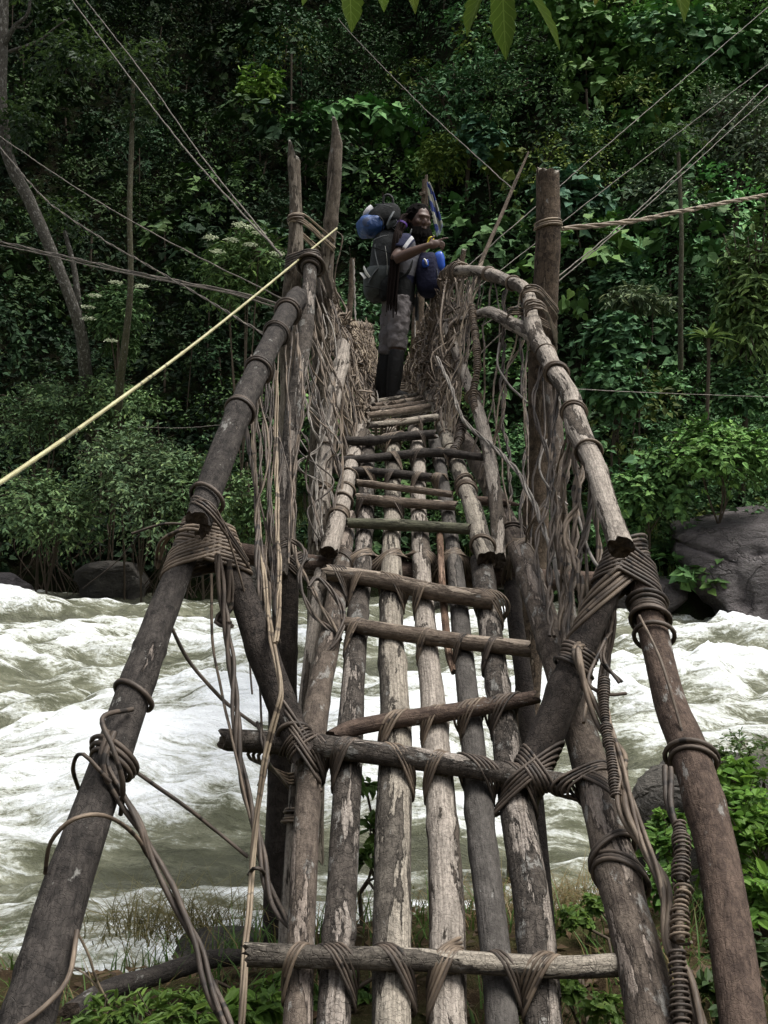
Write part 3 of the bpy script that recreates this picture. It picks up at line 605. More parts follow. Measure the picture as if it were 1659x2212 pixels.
# single wraps round one log at a given picture height
def ring(key, v, turns=3, vr=.008, mat=None, tilt=0.0, loose=.06, name='lashing'):
    vr *= .68; L = LOGS[key]; vv = 1106 - F * L['path'][:, 2] / L['path'][:, 1]; k = int(np.argmin(np.abs(vv - v)))
    k0, k1 = max(0, k - 3), min(len(vv) - 1, k + 3); a = nrm(L['path'][k1] - L['path'][k0]); p = L['path'][k]
    e = nrm(a + tilt * nrm(np.cross(a, [0, .3, 1])))
    g = MB(); wrap(g, [(p, a, L['r'][k])], p, e, turns, vr, rngL, loose=loose); return g.obj(name, mat or M_VINED, L['obj'])
def bind(keys, v, turns=4, vr=.009, mat=None, e=None, name='lashing', parent=None, loose=0.02, vert=False):
    vr *= .62; turns = int(turns * 1.35 + .5); items = []
    for kx in keys:
        L = LOGS[kx]; vv = 1106 - F * L['path'][:, 2] / L['path'][:, 1]; k = int(np.argmin(np.abs(vv - v)))
        k0, k1 = max(0, k - 3), min(len(vv) - 1, k + 3); items.append((L['path'][k], nrm(L['path'][k1] - L['path'][k0]), L['r'][k]))
    if vert: items = [(p_, nrm(np.array(e, float)), r_) for p_, a_, r_ in items]
    o = sum(i[0] for i in items) / len(items)
    g = MB(); wrap(g, items, o, items[0][1] if e is None else np.array(e, float), turns, vr, rngL, npt=28, loose=loose); return g.obj(name, mat or M_VINED, parent or LOGS[keys[0]]['obj'])
for v, t, tl in ((1078, 1, .5), (885, 3, .3), (800, 2, .3), (722, 2, .35), (675, 2, .3)): ring('RL2', v, t, .011, M_VINED, tl, .1)
for v, t, tl in ((1508, 1, .5), (1648, 3, .5)): ring('RL1', v, t, .011, M_VINED, tl, .07)
for v, t, tl in ((978, 2, .2), (895, 2, .2), (808, 3, .3), (765, 1, .2), (640, 2, .2), (612, 2, .1), (592, 3, .1), (585, 3, .1)): ring('RR2', v, t, .010, M_VINE, tl, .1)
for v, t, tl in ((1335, 4, .25), (1378, 1, .2), (1312, 3, .2)): ring('RR1', v, t, .012, M_VINED, tl, .16)
ring('RR1', 1640, 2, .013, M_VINED, .3, .16); ring('Lq', 1765, 5, .009, M_VINE, 0, .25)
for v, t, tl in ((1180, 3, .3), (1060, 5, .3), (1045, 4, -.4), (975, 1, .3), (945, 1, .2), (920, 2, .2), (900, 2, .2)): ring('UR', v, t, .008, M_VINE, tl, .07)
for v, t, tl in ((1115, 6, .2), (1085, 3, .2), (1060, 2, .3), (1030, 2, .3), (1000, 1, .2), (905, 3, .3), (890, 2, .2)): ring('UL', v, t, .008, M_VINE, tl, .08)
for v, t in ((1060, 5), (975, 2)): ring('LN', v, t, .008, M_VINE, .2, .1)
for v, t in ((790, 2), (860, 3)): ring('RM', v, t, .008, M_VINE, .2, .1)
ring('T1', 468, 2, .012, M_VINE, .05, .04); ring('R1', 1155, 3, .009, M_VINED, .3, .08)
ring('R1', 1890, 3, .011, M_VINED, .55, .10); ring('R1', 1850, 2, .010, M_VINED, -.5, .12)
for v in (560, 545): ring('LM', v, 4, .014, M_VINED, .25, .35)
bind(['T1', 'LM'], 548, 5, .014, M_VINED); bind(['LM', 'T2'], 598, 5, .012, M_VINED, e=(0, .2, 1)); bind(['T1', 'T2'], 515, 2, .011, M_VINEL, e=(.15, .1, 1), loose=.12)
bind(['T1', 'T2'], 500, 1, .012, M_VINEL, e=(-.15, .2, 1), loose=.15)
for v, t in ((655, 2), (664, 1), (692, 1), (704, 2), (718, 1)): bind(['T3', 'RR2'], v, t, .011, M_VINE, e=(.05, .1, 1), loose=.05, vert=True)
bind(['T3', 'RR3'], 702, 3, .010, M_VINE, e=(.0, .1, 1), loose=.05, vert=True)
ring('T3', 487, 3, .012, M_VINEL, .12, .06); ring('F2', 420, 2, .02, M_VINE, .1, .1)
# joints of the lower rails, upper rails and V struts
bind(['RL1', 'SL'], 1178, 9, .0115, M_VINE, e=(.25, .35, .9)); bind(['RL1', 'SL'], 1205, 5, .0115, M_VINE, e=(-.5, .5, .7))
bind(['RL2', 'SL'], 1125, 2, .011, M_VINED, e=(.6, .4, .6))
bind(['RR1', 'SR'], 1212, 6, .012, M_VINED, e=(-.3, .4, .85)); bind(['RR1', 'SR'], 1235, 6, .013, M_VINED, e=(.55, .45, .7)); bind(['RR1', 'SR'], 1250, 4, .013, M_VINE, e=(-.6, .4, .6))
for kx in ('SL', 'SR'):
    for ph in (R(40), R(-42)): lash(LOGS['C1'], LOGS[kx], 5, .0095, False, M_VINED, phi=ph, parent=LOGS[kx]['obj'])
lash(LOGS['C1'], LOGS['R1'], 4, .0095, True, M_VINED, parent=LOGS['C1']['obj']); ring('SR', 1430, 6, .010, M_VINED, .3, .1)
ring('SL', 1590, 1, .010, M_VINED, .5, .1); lash(LOGS['C1'], LOGS['Lq'], 5, .009, False, M_VINE, parent=LOGS['C1']['obj'])

# ------------------------------------------------------------------ free vines
def vine(pts, r=.007, n=1, pitch=.16, mat=None, name='vine', sep=1.05, seed=0, seg=6, wig=.006, step=.02, parent=None):
    r = r * (.6 if name == 'guy_rope' else .6)
    rows = np.array([[*P(u, v, Y)] for u, v, Y in pts]); path, s = spline(rows, step)
    rng = np.random.default_rng(seed + 500)
    q = np.stack([s * 5, s * 0 + seed, s * 0], 1)
    w = np.stack([fbm(q + k * 9.1, 3, seed + k) - .5 for k in range(3)], 1) * 2 * wig
    path = path + w; t, u_, w_ = frames(path); g = MB()
    for k in range(n):
        if n == 1: p = path
        else:
            ph = s / pitch * 2 * math.pi + 2 * math.pi * k / n + (fbm(q * .5 + k, 2, seed + 7 + k) - .5) * 2.5
            rr = r * sep * (1 if n == 2 else 1.2) * (1 + .5 * (fbm(q * 1.3 + k * 5, 2, seed + 3) - .5))
            p = path + rr[:, None] * (np.cos(ph)[:, None] * u_ + np.sin(ph)[:, None] * w_)
        g.tube(p, r * rng.uniform(.85, 1.12) * (1 + .25 * (fbm(q * 2 + k * 3, 2, seed + k) - .5)), seg)
    return g.obj(name, mat or M_VINE, parent or bridge)
def coil(pts, rc, vr, pitch, mat=None, name='coiled_vine', seed=0, core=True):
    rows = np.array([[*P(u, v, Y)] for u, v, Y in pts]); path, s = spline(rows, pitch / 10)
    t, u_, w_ = frames(path); ph = s / pitch * 2 * math.pi; q = np.stack([s * 9, s * 0 + seed, s * 0], 1)
    rr = rc * (1 + .9 * (fbm(q * 4, 3, seed) - .5)); path = path + .012 * np.stack([fbm(q * .35 + 3 * j_, 2, seed + j_) - .5 for j_ in range(3)], 1); ph = ph + 7 * (fbm(q * .6, 3, seed + 4) - .5) * 2; g = MB()
    g.tube(path + rr[:, None] * (np.cos(ph)[:, None] * u_ + np.sin(ph)[:, None] * w_), vr, 5)
    if core: g.tube(path, rc * .55, 6)
    return g.obj(name, mat or M_VINED, bridge)
# left side, near
vine([(565, 790, 4.6), (548, 950, 4.4), (556, 1100, 4.1), (572, 1250, 3.7), (590, 1390, 3.22), (606, 1490, 3.06), (598, 1540, 3.02), (572, 1640, 2.98), (556, 1760, 2.92), (544, 1900, 2.82), (532, 2050, 2.65), (520, 2225, 2.5)], .008, 3, 1.4, M_VINEL, seed=1)
vine([(600, 800, 4.6), (598, 960, 4.4), (600, 1100, 4.1), (604, 1250, 3.7), (596, 1390, 3.2)], .008, 3, .9, M_VINEL, seed=2)
vine([(545, 770, 4.7), (528, 900, 4.4), (552, 1040, 4.1), (556, 1190, 3.8), (572, 1330, 3.55), (590, 1400, 3.42)], .010, 3, .36, M_VINED, seed=3)
vine([(575, 760, 4.8), (585, 900, 4.5), (582, 1050, 4.2), (592, 1200, 3.9), (598, 1330, 3.6)], .009, 2, .3, M_VINED, seed=4)
vine([(640, 720, 5.4), (655, 860, 5.0), (640, 980, 4.8), (632, 1100, 4.5), (640, 1200, 4.3), (690, 1300, 4.0), (730, 1370, 3.85)], .009, 2, .35, M_VINE, seed=5)
vine([(618, 1160, 4.3), (660, 1190, 4.2), (648, 1250, 4.1), (672, 1320, 4.0), (700, 1350, 3.9), (738, 1380, 3.85)], .010, 2, .3, M_VINED, seed=6)
vine([(470, 1200, 3.42), (484, 1330, 3.36), (502, 1440, 3.28), (512, 1560, 3.16), (530, 1700, 3.04), (560, 1830, 2.92), (590, 1940, 2.8), (640, 2015, 2.66)], .013, 3, .42, M_VINED, seed=7, name='twisted_vine')
vine([(500, 1210, 3.42), (498, 1300, 3.4), (470, 1340, 3.38), (498, 1350, 3.34)], .012, 3, .6, M_VINED, seed=8)
vine([(455, 1240, 3.4), (458, 1380, 3.34), (480, 1500, 3.26), (505, 1600, 3.12), (540, 1760, 2.98), (556, 1850, 2.9)], .009, 1, 1, M_VINE, seed=9)
vine([(240, 1580, 2.72), (225, 1650, 2.66), (262, 1720, 2.64), (300, 1790, 2.6), (328, 1850, 2.58), (372, 1930, 2.52), (415, 2020, 2.45), (450, 2120, 2.38), (500, 2225, 2.3)], .0135, 3, .5, M_VINED, seed=10, name='twisted_vine')
vine([(285, 1530, 2.85), (220, 1550, 2.7), (245, 1620, 2.62), (268, 1690, 2.62), (262, 1760, 2.66)], .011, 1, 1, M_VINED, seed=11)
vine([(240, 1690, 2.62), (180, 1630, 2.62), (160, 1660, 2.68), (172, 1705, 2.76)], .011, 1, 1, M_VINED, seed=12)
vine([(100, 1885, 2.42), (112, 1815, 2.38), (160, 1768, 2.38), (225, 1762, 2.44), (290, 1805, 2.54), (320, 1850, 2.58)], .010, 1, 1, M_VINE, seed=13)
vine([(368, 1352, 3.25), (410, 1430, 3.28), (480, 1510, 3.3), (555, 1570, 3.24)], .010, 1, 1, M_VINED, seed=14)
vine([(268, 1650, 2.9), (390, 1735, 2.95), (470, 1800, 2.98), (535, 1852, 2.95)], .010, 1, 1, M_VINED, seed=15)
vine([(402, 1120, 3.42), (425, 1080, 3.38), (470, 1100, 3.38), (515, 1230, 3.4), (548, 1370, 3.4), (560, 1480, 3.35), (566, 1600, 3.2)], .009, 1, 1, M_VINE, seed=16)
vine([(340, 1225, 3.4), (352, 1170, 3.34), (400, 1140, 3.3), (432, 1140, 3.3)], .011, 2, .5, M_VINE, seed=17)
vine([(400, 1132, 3.4), (350, 1132, 3.4), (286, 1152, 3.42)], .010, 1, 1, M_VINED, seed=18)
vine([(300, 1155, 3.42), (250, 1215, 3.45), (178, 1272, 3.5)], .004, 1, 1, M_VINED, seed=19)
vine([(170, 2010, 2.3), (150, 2110, 2.18), (90, 2180, 2.1), (20, 2230, 2.05)], .011, 1, 1, M_VINE, seed=20)
vine([(545, 1500, 3.5), (540, 1430, 3.55), (532, 1300, 3.6)], .006, 1, 1, M_VINED, seed=21)
vine([(560, 1560, 3.25), (575, 1640, 3.06), (560, 1700, 3.02)], .009, 2, .2, M_VINED, seed=22)
vine([(540, 1888, 2.86), (552, 1875, 2.8), (568, 1885, 2.84), (572, 1910, 2.88)], .012, 1, 1, M_VINED, seed=23)
vine([(668, 1270, 3.95), (690, 1250, 4.0), (740, 1320, 3.9), (730, 1380, 3.8), (700, 1420, 3.75)], .010, 3, .4, M_VINED, seed=24)
vine([(590, 1385, 3.42), (598, 1380, 3.36), (604, 1388, 3.42)], .011, 1, 1, M_VINED, seed=25)
# tangle dropping from the upper left rail to the deck side
rngV = np.random.default_rng(77)
def tangle(top, bot, n, r, mats, seed, twist=(.2, .4), spread=18, name='vine', strands=(1, 3), mid=.0, step=.025):
    top = np.array(top, float); bot = np.array(bot, float)
    for k in range(n):
        f = (k + rngV.random()) / n
        def at(c, t):
            i = t * (len(c) - 1); a = int(min(i, len(c) - 2)); return c[a] + (c[a + 1] - c[a]) * (i - a)
        a, b = at(top, f), at(bot, np.clip(f + rngV.normal(0, .3), 0, 1)); pts = []
        for t in np.linspace(0, 1, int(rngV.integers(4, 8))):
            p = a + (b - a) * t; sc = math.sin(math.pi * t)
            pts.append((p[0] + rngV.normal(0, spread) * sc, p[1] + rngV.normal(0, spread * .8) * sc, p[2] + rngV.normal(0, .06) * sc))
        vine(pts, r * rngV.uniform(.75, 1.2), int(rngV.integers(*strands)), rngV.uniform(*twist), mats[int(rngV.integers(len(mats)))], name, seed=seed + k, seg=5, wig=.02, step=step)
tangle([(650, 660, 5.7), (600, 740, 4.9), (560, 800, 4.5), (545, 840, 4.3)], [(640, 1180, 4.3), (600, 1250, 4.0), (585, 1350, 3.7), (575, 1420, 3.5)], 11, .008, [M_VINED, M_VINED, M_VINE], 100, spread=13)
tangle([(672, 590, 6.05), (668, 680, 5.8), (655, 760, 5.4), (640, 850, 5.1)], [(790, 900, 6.6), (770, 970, 5.7), (745, 1060, 5.0), (700, 1180, 4.5)], 15, .007, [M_VINED, M_VINE, M_VINE, M_VINEG], 140, spread=22)
tangle([(690, 600, 6.7), (705, 640, 6.9), (720, 680, 7.4)], [(765, 980, 5.7), (785, 910, 6.4), (800, 870, 7.4)], 32, .0065, [M_VINE, M_VINE, M_VINEL, M_VINED], 200, spread=16)
tangle([(700, 640, 6.5), (690, 760, 5.9), (680, 880, 5.4)], [(720, 960, 5.5), (700, 1080, 5.0), (690, 1190, 4.5)], 9, .0065, [M_VINE, M_VINED, M_VINEG], 260, spread=20)
# right side, near
tangle([(1150, 690, 5.6), (1190, 790, 4.95), (1240, 890, 4.4), (1270, 980, 4.05)], [(1120, 1140, 4.8), (1170, 1300, 3.95), (1220, 1420, 3.5), (1265, 1560, 3.1)], 9, .010, [M_VINED, M_VINE, M_VINE], 300, spread=16)
tangle([(1050, 592, 6.7), (1090, 610, 6.35), (1130, 645, 5.95), (1150, 710, 5.6)], [(1010, 960, 5.9), (1040, 1040, 5.3), (1090, 1120, 4.9), (1130, 1220, 4.4)], 8, .010, [M_VINE, M_VINED, M_VINEL], 330, spread=10)
tangle([(980, 590, 7.4), (1010, 590, 7.1), (1050, 595, 6.7)], [(945, 880, 7.0), (960, 930, 6.2), (975, 960, 5.9)], 18, .0065, [M_VINE, M_VINE, M_VINEL, M_VINED], 360, spread=12)
tangle([(1200, 820, 4.8), (1260, 950, 4.2), (1300, 1080, 3.75)], [(1190, 1380, 3.6), (1240, 1500, 3.2), (1280, 1450, 3.3)], 5, .012, [M_VINED, M_VINED, M_VINE], 400, spread=18, strands=(2, 4))
vine([(945, 770, 6.6), (975, 840, 6.2), (1000, 905, 5.8), (1060, 960, 5.3), (1110, 1010, 4.9), (1150, 1080, 4.6), (1185, 1170, 4.2), (1210, 1260, 3.9), (1225, 1370, 3.55)], .010, 3, .5, M_VINEG, seed=430, name='twisted_vine')
vine([(1255, 1010, 4.2), (1238, 1060, 4.2), (1250, 1120, 4.0), (1275, 1200, 3.7), (1310, 1250, 3.5)], .011, 1, 1, M_VINEG, seed=431)
vine([(1080, 740, 5.9), (1075, 790, 5.7), (1100, 830, 5.5), (1140, 870, 5.2)], .010, 1, 1, M_VINEG, seed=432)
vine([(1180, 950, 4.9), (1165, 1010, 4.7), (1190, 1060, 4.5), (1225, 1090, 4.3)], .011, 1, 1, M_VINEG, seed=433)
vine([(1262, 1390, 3.35), (1245, 1410, 3.18), (1268, 1480, 3.1), (1300, 1560, 3.02), (1345, 1640, 2.9), (1345, 1740, 2.72), (1390, 1830, 2.62), (1440, 1920, 2.5), (1450, 2040, 2.38), (1490, 2130, 2.28), (1520, 2230, 2.2)], .0135, 3, .55, M_VINE, seed=434, name='twisted_vine')
vine([(1300, 1500, 3.1), (1330, 1620, 2.9), (1370, 1760, 2.7), (1420, 1880, 2.54), (1440, 1960, 2.46), (1470, 2080, 2.34), (1500, 2230, 2.22)], .012, 3, .7, M_VINE, seed=435, name='twisted_vine')
vine([(1380, 1330, 3.3), (1425, 1420, 3.05), (1460, 1530, 2.94), (1490, 1640, 2.86), (1515, 1700, 2.9)], .009, 1, 1, M_VINE, seed=436, wig=.003)
vine([(1440, 1660, 2.78), (1448, 1740, 2.66), (1468, 1800, 2.6)], .014, 2, .6, M_VINED, seed=437)
vine([(1270, 1300, 3.5), (1330, 1330, 3.5), (1300, 1420, 3.3), (1340, 1475, 3.2)], .009, 2, .3, M_VINED, seed=439)
vine([(1310, 1380, 3.3), (1270, 1470, 3.12), (1310, 1500, 3.1), (1350, 1498, 3.15)], .010, 1, 1, M_VINED, seed=440)
for k in range(5):
    a = rngV.uniform(-8, 8, 6)
    vine([(1330 + a[0], 1290, 3.45), (1318 + a[1], 1360, 3.42), (1305 + a[2], 1440, 3.38), (1296 + a[3], 1500, 3.3)], .010, 2, .4, M_VINED, seed=445 + k)
coil([(1305, 1465, 3.1), (1308, 1560, 2.98), (1322, 1660, 2.84), (1330, 1722, 2.76)], .0145, .0032, .0098, M_VINED, seed=1)
coil([(1466, 1780, 2.6), (1472, 1840, 2.52), (1470, 1905, 2.45)], .020, .0036, .0120, M_VINED, seed=2)
coil([(1474, 1915, 2.45), (1466, 1985, 2.38), (1468, 2035, 2.34)], .0215, .0040, .0145, M_VINE, seed=6)
coil([(1462, 2050, 2.33), (1468, 2130, 2.27), (1474, 2230, 2.2)], .020, .0038, .0125, M_VINED, seed=7)
coil([(1018, 660, 6.6), (1032, 780, 6.1), (1022, 850, 5.95), (1030, 900, 5.8)], .020, .006, .019, M_VINE, seed=3, core=False)
coil([(1000, 905, 5.9), (992, 950, 5.7), (975, 985, 5.5)], .024, .006, .019, M_VINED, seed=4)
coil([(975, 690, 7.0), (968, 780, 6.7), (958, 850, 6.5)], .017, .006, .019, M_VINE, seed=5)
# dense woven sides of the far half: too fine to pick apart, one net to each side
def net(top, bot, n, r, mat, seed, name):
    rng = np.random.default_rng(seed); top = np.array([P(*t) for t in top]); bot = np.array([P(*t) for t in bot]); g = MB()
    tp, _ = spline(top, .05); bp_, _ = spline(bot, .05)
    def at(c, t): i = np.clip(t, 0, 1) * (len(c) - 1); a = int(min(i, len(c) - 2)); return c[a] + (c[a + 1] - c[a]) * (i - a)
    for k in range(int(n * .75)):
        # closer to the viewer the sides show larger, so strands are spread evenly in length
        f = rng.random(); f2 = f + rng.normal(0, .16); h0, h1 = (0, 1) if rng.random() < .45 else sorted(rng.random(2)); rows = []
        for t in np.linspace(h0, h1, 6):
            p = at(tp, f + (f2 - f) * t) * (1 - t) + at(bp_, f + (f2 - f) * t) * t
            rows.append(p + rng.normal(0, .05, 3))
        path, s = spline(np.array(rows), .085); g.tube(path, r * rng.uniform(.7, 1.3), 3, False)
    for k in range(int(n * .5)):           # running lengthwise, knotted over the rails
        t = rng.random() ** 1.5; f0 = rng.random() * .8; f1 = min(1, f0 + rng.uniform(.1, .4)); rows = []
        for f in np.linspace(f0, f1, 7): rows.append(at(tp, f) * (1 - t) + at(bp_, f) * t + rng.normal(0, .04, 3))
        path, s = spline(np.array(rows), .085); g.tube(path, r * rng.uniform(.8, 1.5), 3, False)
    for k in range(n // 4):           # loops round the top rail
        f = rng.random(); c = at(tp, f); d = nrm(at(tp, min(1, f + .03)) - at(tp, max(0, f - .03))); x = nrm(np.cross(d, [0, 0, 1.])); y = np.cross(x, d)
        th = np.linspace(0, 2 * math.pi * 2, 26); rr = rng.uniform(.05, .08)
        g.tube(c + rr * (np.cos(th)[:, None] * x + np.sin(th)[:, None] * y) + np.outer(th * .008 + rng.normal(0, .004, 26), d), r, 3, False)
    o = g.obj(name, mat, bridge); o['kind'] = 'stuff'; return o
net([(700, 600, 6.8), (722, 690, 8.4), (745, 702, 11), (775, 706, 14), (797, 708, 16.4)], [(780, 930, 6.3), (800, 880, 7.6), (808, 866, 10), (812, 856, 13), (816, 848, 16.4)], 520, .0075, M_VINE, 1, 'woven_vine_side')
net([(735, 700, 9), (765, 706, 13), (797, 708, 16.4)], [(800, 880, 8.6), (812, 858, 12), (816, 848, 16.4)], 300, .008, M_VINEL, 2, 'woven_vine_side')
net([(1000, 588, 7.2), (975, 590, 7.6), (950, 640, 8.8), (925, 705, 10.2), (895, 775, 13), (874, 826, 16.4)], [(955, 930, 6.3), (935, 885, 7.4), (915, 855, 9), (890, 848, 12), (868, 845, 16.4)], 400, .0075, M_VINE, 3, 'woven_vine_side')
net([(950, 660, 8.6), (922, 715, 10.2), (895, 780, 13), (874, 828, 16.4)], [(925, 870, 8), (905, 855, 9.4), (885, 848, 12), (868, 845, 16.4)], 300, .008, M_VINEL, 4, 'woven_vine_side')
for sx, tops in ((-1, (1.66, 1.9, 2.9, 3.15, 3.2, 3.0)), (1, (1.8, 1.6, 2.1, 3.0, 3.2, 3.0))):   # rails of the far half
    pts = [(sx * .42 + .08, 8.2, tops[0]), (sx * .4 + .05, 10.5, tops[0] + .25), (sx * .38 + .02, 16.4, 3.05 if sx < 0 else 2.25), (sx * .38, 22, 3.2), (sx * .38, 29, 3.0)]
    path, s = spline(np.array(pts), .15); g = MB(); g.tube(path, .035, 8, True, .06, 90 + sx); g.obj('handrail', M_STICK, bridge)
# guy ropes of twisted cane, tied to the posts and to trees out of sight
vine([(-60, 508, 9.5), (0, 522, 9.0), (280, 586, 7.2), (480, 626, 6.5), (618, 660, 6.1)], .010, 2, .9, M_GUY, 'guy_rope', seed=601, seg=5)
vine([(-60, 520, 9.4), (0, 529, 8.9), (280, 592, 7.1), (480, 630, 6.45), (612, 668, 6.1)], .009, 1, 1, M_GUY, 'guy_rope', seed=602, seg=5)
vine([(-60, 250, 11), (0, 295, 10), (200, 428, 8), (400, 540, 7), (610, 645, 6.2)], .009, 1, 1, M_GUY, 'guy_rope', seed=603, seg=5)
vine([(-60, 250, 10.5), (0, 318, 9.6), (100, 432, 8.4), (230, 522, 7.4), (300, 562, 6.9), (420, 632, 6.2), (572, 722, 5.0)], .007, 2, .5, M_GUY, 'guy_rope', seed=604, seg=5)
vine([(105, -60, 14), (155, 0, 13), (290, 180, 10.5), (420, 345, 8.6), (610, 555, 6.5)], .012, 1, 1, M_GUY, 'guy_rope', seed=605, seg=5)
vine([(140, -60, 14), (185, 0, 13), (310, 160, 10.8), (430, 330, 8.8), (590, 530, 6.7)], .010, 1, 1, M_GUY, 'guy_rope', seed=606, seg=5)
vine([(1740, -55, 12), (1659, 15, 11.5), (1350, 280, 9.8), (1040, 548, 8.3), (985, 600, 8)], .008, 1, 1, M_GUY, 'guy_rope', seed=607, seg=5)
vine([(1740, 75, 12), (1659, 140, 11.5), (1350, 375, 9.8), (1080, 585, 8.3), (1000, 640, 8)], .007, 1, 1, M_GUY, 'guy_rope', seed=608, seg=5)
vine([(1740, 110, 12), (1659, 182, 11.3), (1420, 415, 9), (1190, 610, 6.9), (1040, 705, 6.6)], .009, 1, 1, M_GUY, 'guy_rope', seed=609, seg=5)
vine([(1740, 140, 12), (1659, 208, 11.3), (1420, 425, 9), (1190, 622, 6.9), (1020, 780, 6.5)], .008, 1, 1, M_GUY, 'guy_rope', seed=610, seg=5)
vine([(1740, 408, 8.3), (1659, 420, 7.8), (1520, 447, 7.0), (1350, 480, 6.4), (1215, 494, 6.05)], .013, 3, .55, M_VINEL, 'guy_rope', seed=611, seg=6)
vine([(730, 40, 20), (765, 80, 18), (900, 218, 13), (1106, 408, 8.5)], .009, 1, 1, M_GUY, 'guy_rope', seed=612, seg=5)
vine([(1235, 840, 6.2), (1450, 850, 9), (1740, 860, 14)], .004, 1, 1, M_VINEG, 'tether_line', seed=613, seg=4, wig=.002)
vine([(300, 923, 18), (400, 924, 16), (490, 916, 14), (560, 905, 12), (620, 890, 6.4)], .007, 1, 1, M_VINEG, 'tether_line', seed=614, seg=4)
vine([(763, 560, 16.3), (766, 620, 16.2), (768, 700, 16.0), (772, 730, 15.8)], .016, 2, .3, M_VINEG, 'rope', seed=615, seg=5)
vine([(898, 645, 14.3), (897, 700, 14.2), (896, 760, 14.0)], .015, 1, 1, M_VINEG, 'rope', seed=616, seg=5)
vine([(728, 500, 6.6), (740, 520, 6.6), (722, 620, 6.6), (760, 720, 6.8), (790, 800, 7)], .007, 1, 1, M_VINE, 'vine', seed=617, seg=5)
vine([(820, 905, 7.0), (816, 860, 7.3), (814, 845, 7.6)], .008, 1, 1, M_VINEG, 'vine', seed=618, seg=5)
# long bamboo cane laid against the left posts
cane_pts = np.array([[*P(u, v, Y)] for u, v, Y in ((-150, 1130, 3.35), (0, 1043, 3.7), (240, 876, 4.4), (470, 704, 5.2), (728, 493, 6.5))])
path, s = spline(cane_pts, .02); nodes_ = np.abs(((s / .31) % 1) - .5); rr = .0105 * (1 - .45 * s / s[-1]) * (1 + .18 * (nodes_ > .47))
g = MB(); g.tube(path, rr, 10); o = g.obj('bamboo_cane', M_CANE); o['label'] = 'long yellow bamboo cane slanting from the left edge up to the tall posts'; o['category'] = 'cane'
# ------------------------------------------------------------------ the walker on the bridge
PY = 8.3
def H(u, v, d=0.0): return P(u, v, PY) + np.array([0, d, 0])      # sideways view: d metres nearer (-) or farther (+)
def ell(mb, c, axes, rad, n=20, **attr):
    u = np.linspace(0, 2 * math.pi, n, endpoint=False); w = np.linspace(-math.pi / 2, math.pi / 2, n // 2 + 1)
    U, W = np.meshgrid(u, w); d = np.stack([np.cos(W) * np.cos(U), np.cos(W) * np.sin(U), np.sin(W)], 2).reshape(-1, 3)
    V = np.asarray(c) + (d * np.asarray(rad)) @ np.asarray(axes)
    h = n // 2 + 1; i = np.arange(h - 1)[:, None] * n; j = np.arange(n)[None, :]; j2 = (j + 1) % n
    mb.add(V, np.stack([i + j, i + j2, i + n + j2, i + n + j], 2).reshape(-1, 4), None, **attr)
def limb(mb, pts, rads, seg=14, flat=1.0, step=.015):
    rows = np.array([[*p, r] for p, r in zip(pts, rads)]); path, s = spline(rows, step)
    mb.tube(path[:, :3], np.maximum(path[:, 3], .002), seg, True, flat=flat)
def remesh(o, vox, it=4, f=.5):
    r = o.modifiers.new('one_skin', 'REMESH'); r.mode = 'VOXEL'; r.voxel_size = vox; r.use_smooth_shade = True
    s = o.modifiers.new('soften', 'SMOOTH'); s.iterations = it; s.factor = f
I3 = np.eye(3)
M_SKIN = plain_mat('dark_brown_skin', (.082, .047, .034), .5, .18, 40, .45)
M_HAIR = plain_mat('black_hair', (.0045, .0038, .0036), .95, .4, 90, .06)
M_DREAD = plain_mat('dreadlock_hair', (.013, .009, .008), .95, .4, 120, .08, bump=.006)
M_NAVY = plain_mat('navy_cloth', (.016, .018, .042), .85, .25, 25, .2, bump=.01)
M_BLACKC = plain_mat('black_cloth', (.011, .012, .0125), .85, .3, 30, .2, bump=.01)
M_WHITEC = plain_mat('white_cloth', (.52, .52, .54), .85, .12, 25, .2, bump=.008)
M_GREYC = plain_mat('grey_cloth', (.27, .27, .29), .85, .15, 25, .2, bump=.008)
M_TROUS = plain_mat('grey_brown_trousers', (.17, .155, .155), .9, .3, 14, .2, bump=.02)
M_BOOT = plain_mat('black_boot', (.007, .007, .007), .6, .3, 40, .35, bump=.008)
M_BLUE = plain_mat('blue_nylon', (.022, .065, .20), .45, .3, 18, .45, bump=.02)
M_BRIGHT = plain_mat('bright_blue_plastic', (.02, .08, .42), .3, .2, 20, .5)
M_PACK = plain_mat('charcoal_pack_cloth', (.026, .029, .031), .75, .3, 20, .3, bump=.012)
M_PACK2 = plain_mat('grey_green_pack_cloth', (.06, .07, .07), .75, .25, 20, .3, bump=.012)
M_STRAP = plain_mat('grey_strap', (.13, .14, .145), .7, .2, 40, .3)
M_REFL = plain_mat('pale_reflective_strip', (.6, .6, .56), .5, .1, 40, .4)
M_YEL = plain_mat('yellow_plastic', (.62, .5, .03), .4, .1, 40, .4)
M_EYE = plain_mat('eye_white', (.22, .19, .17), .3, .05, 40, .5)

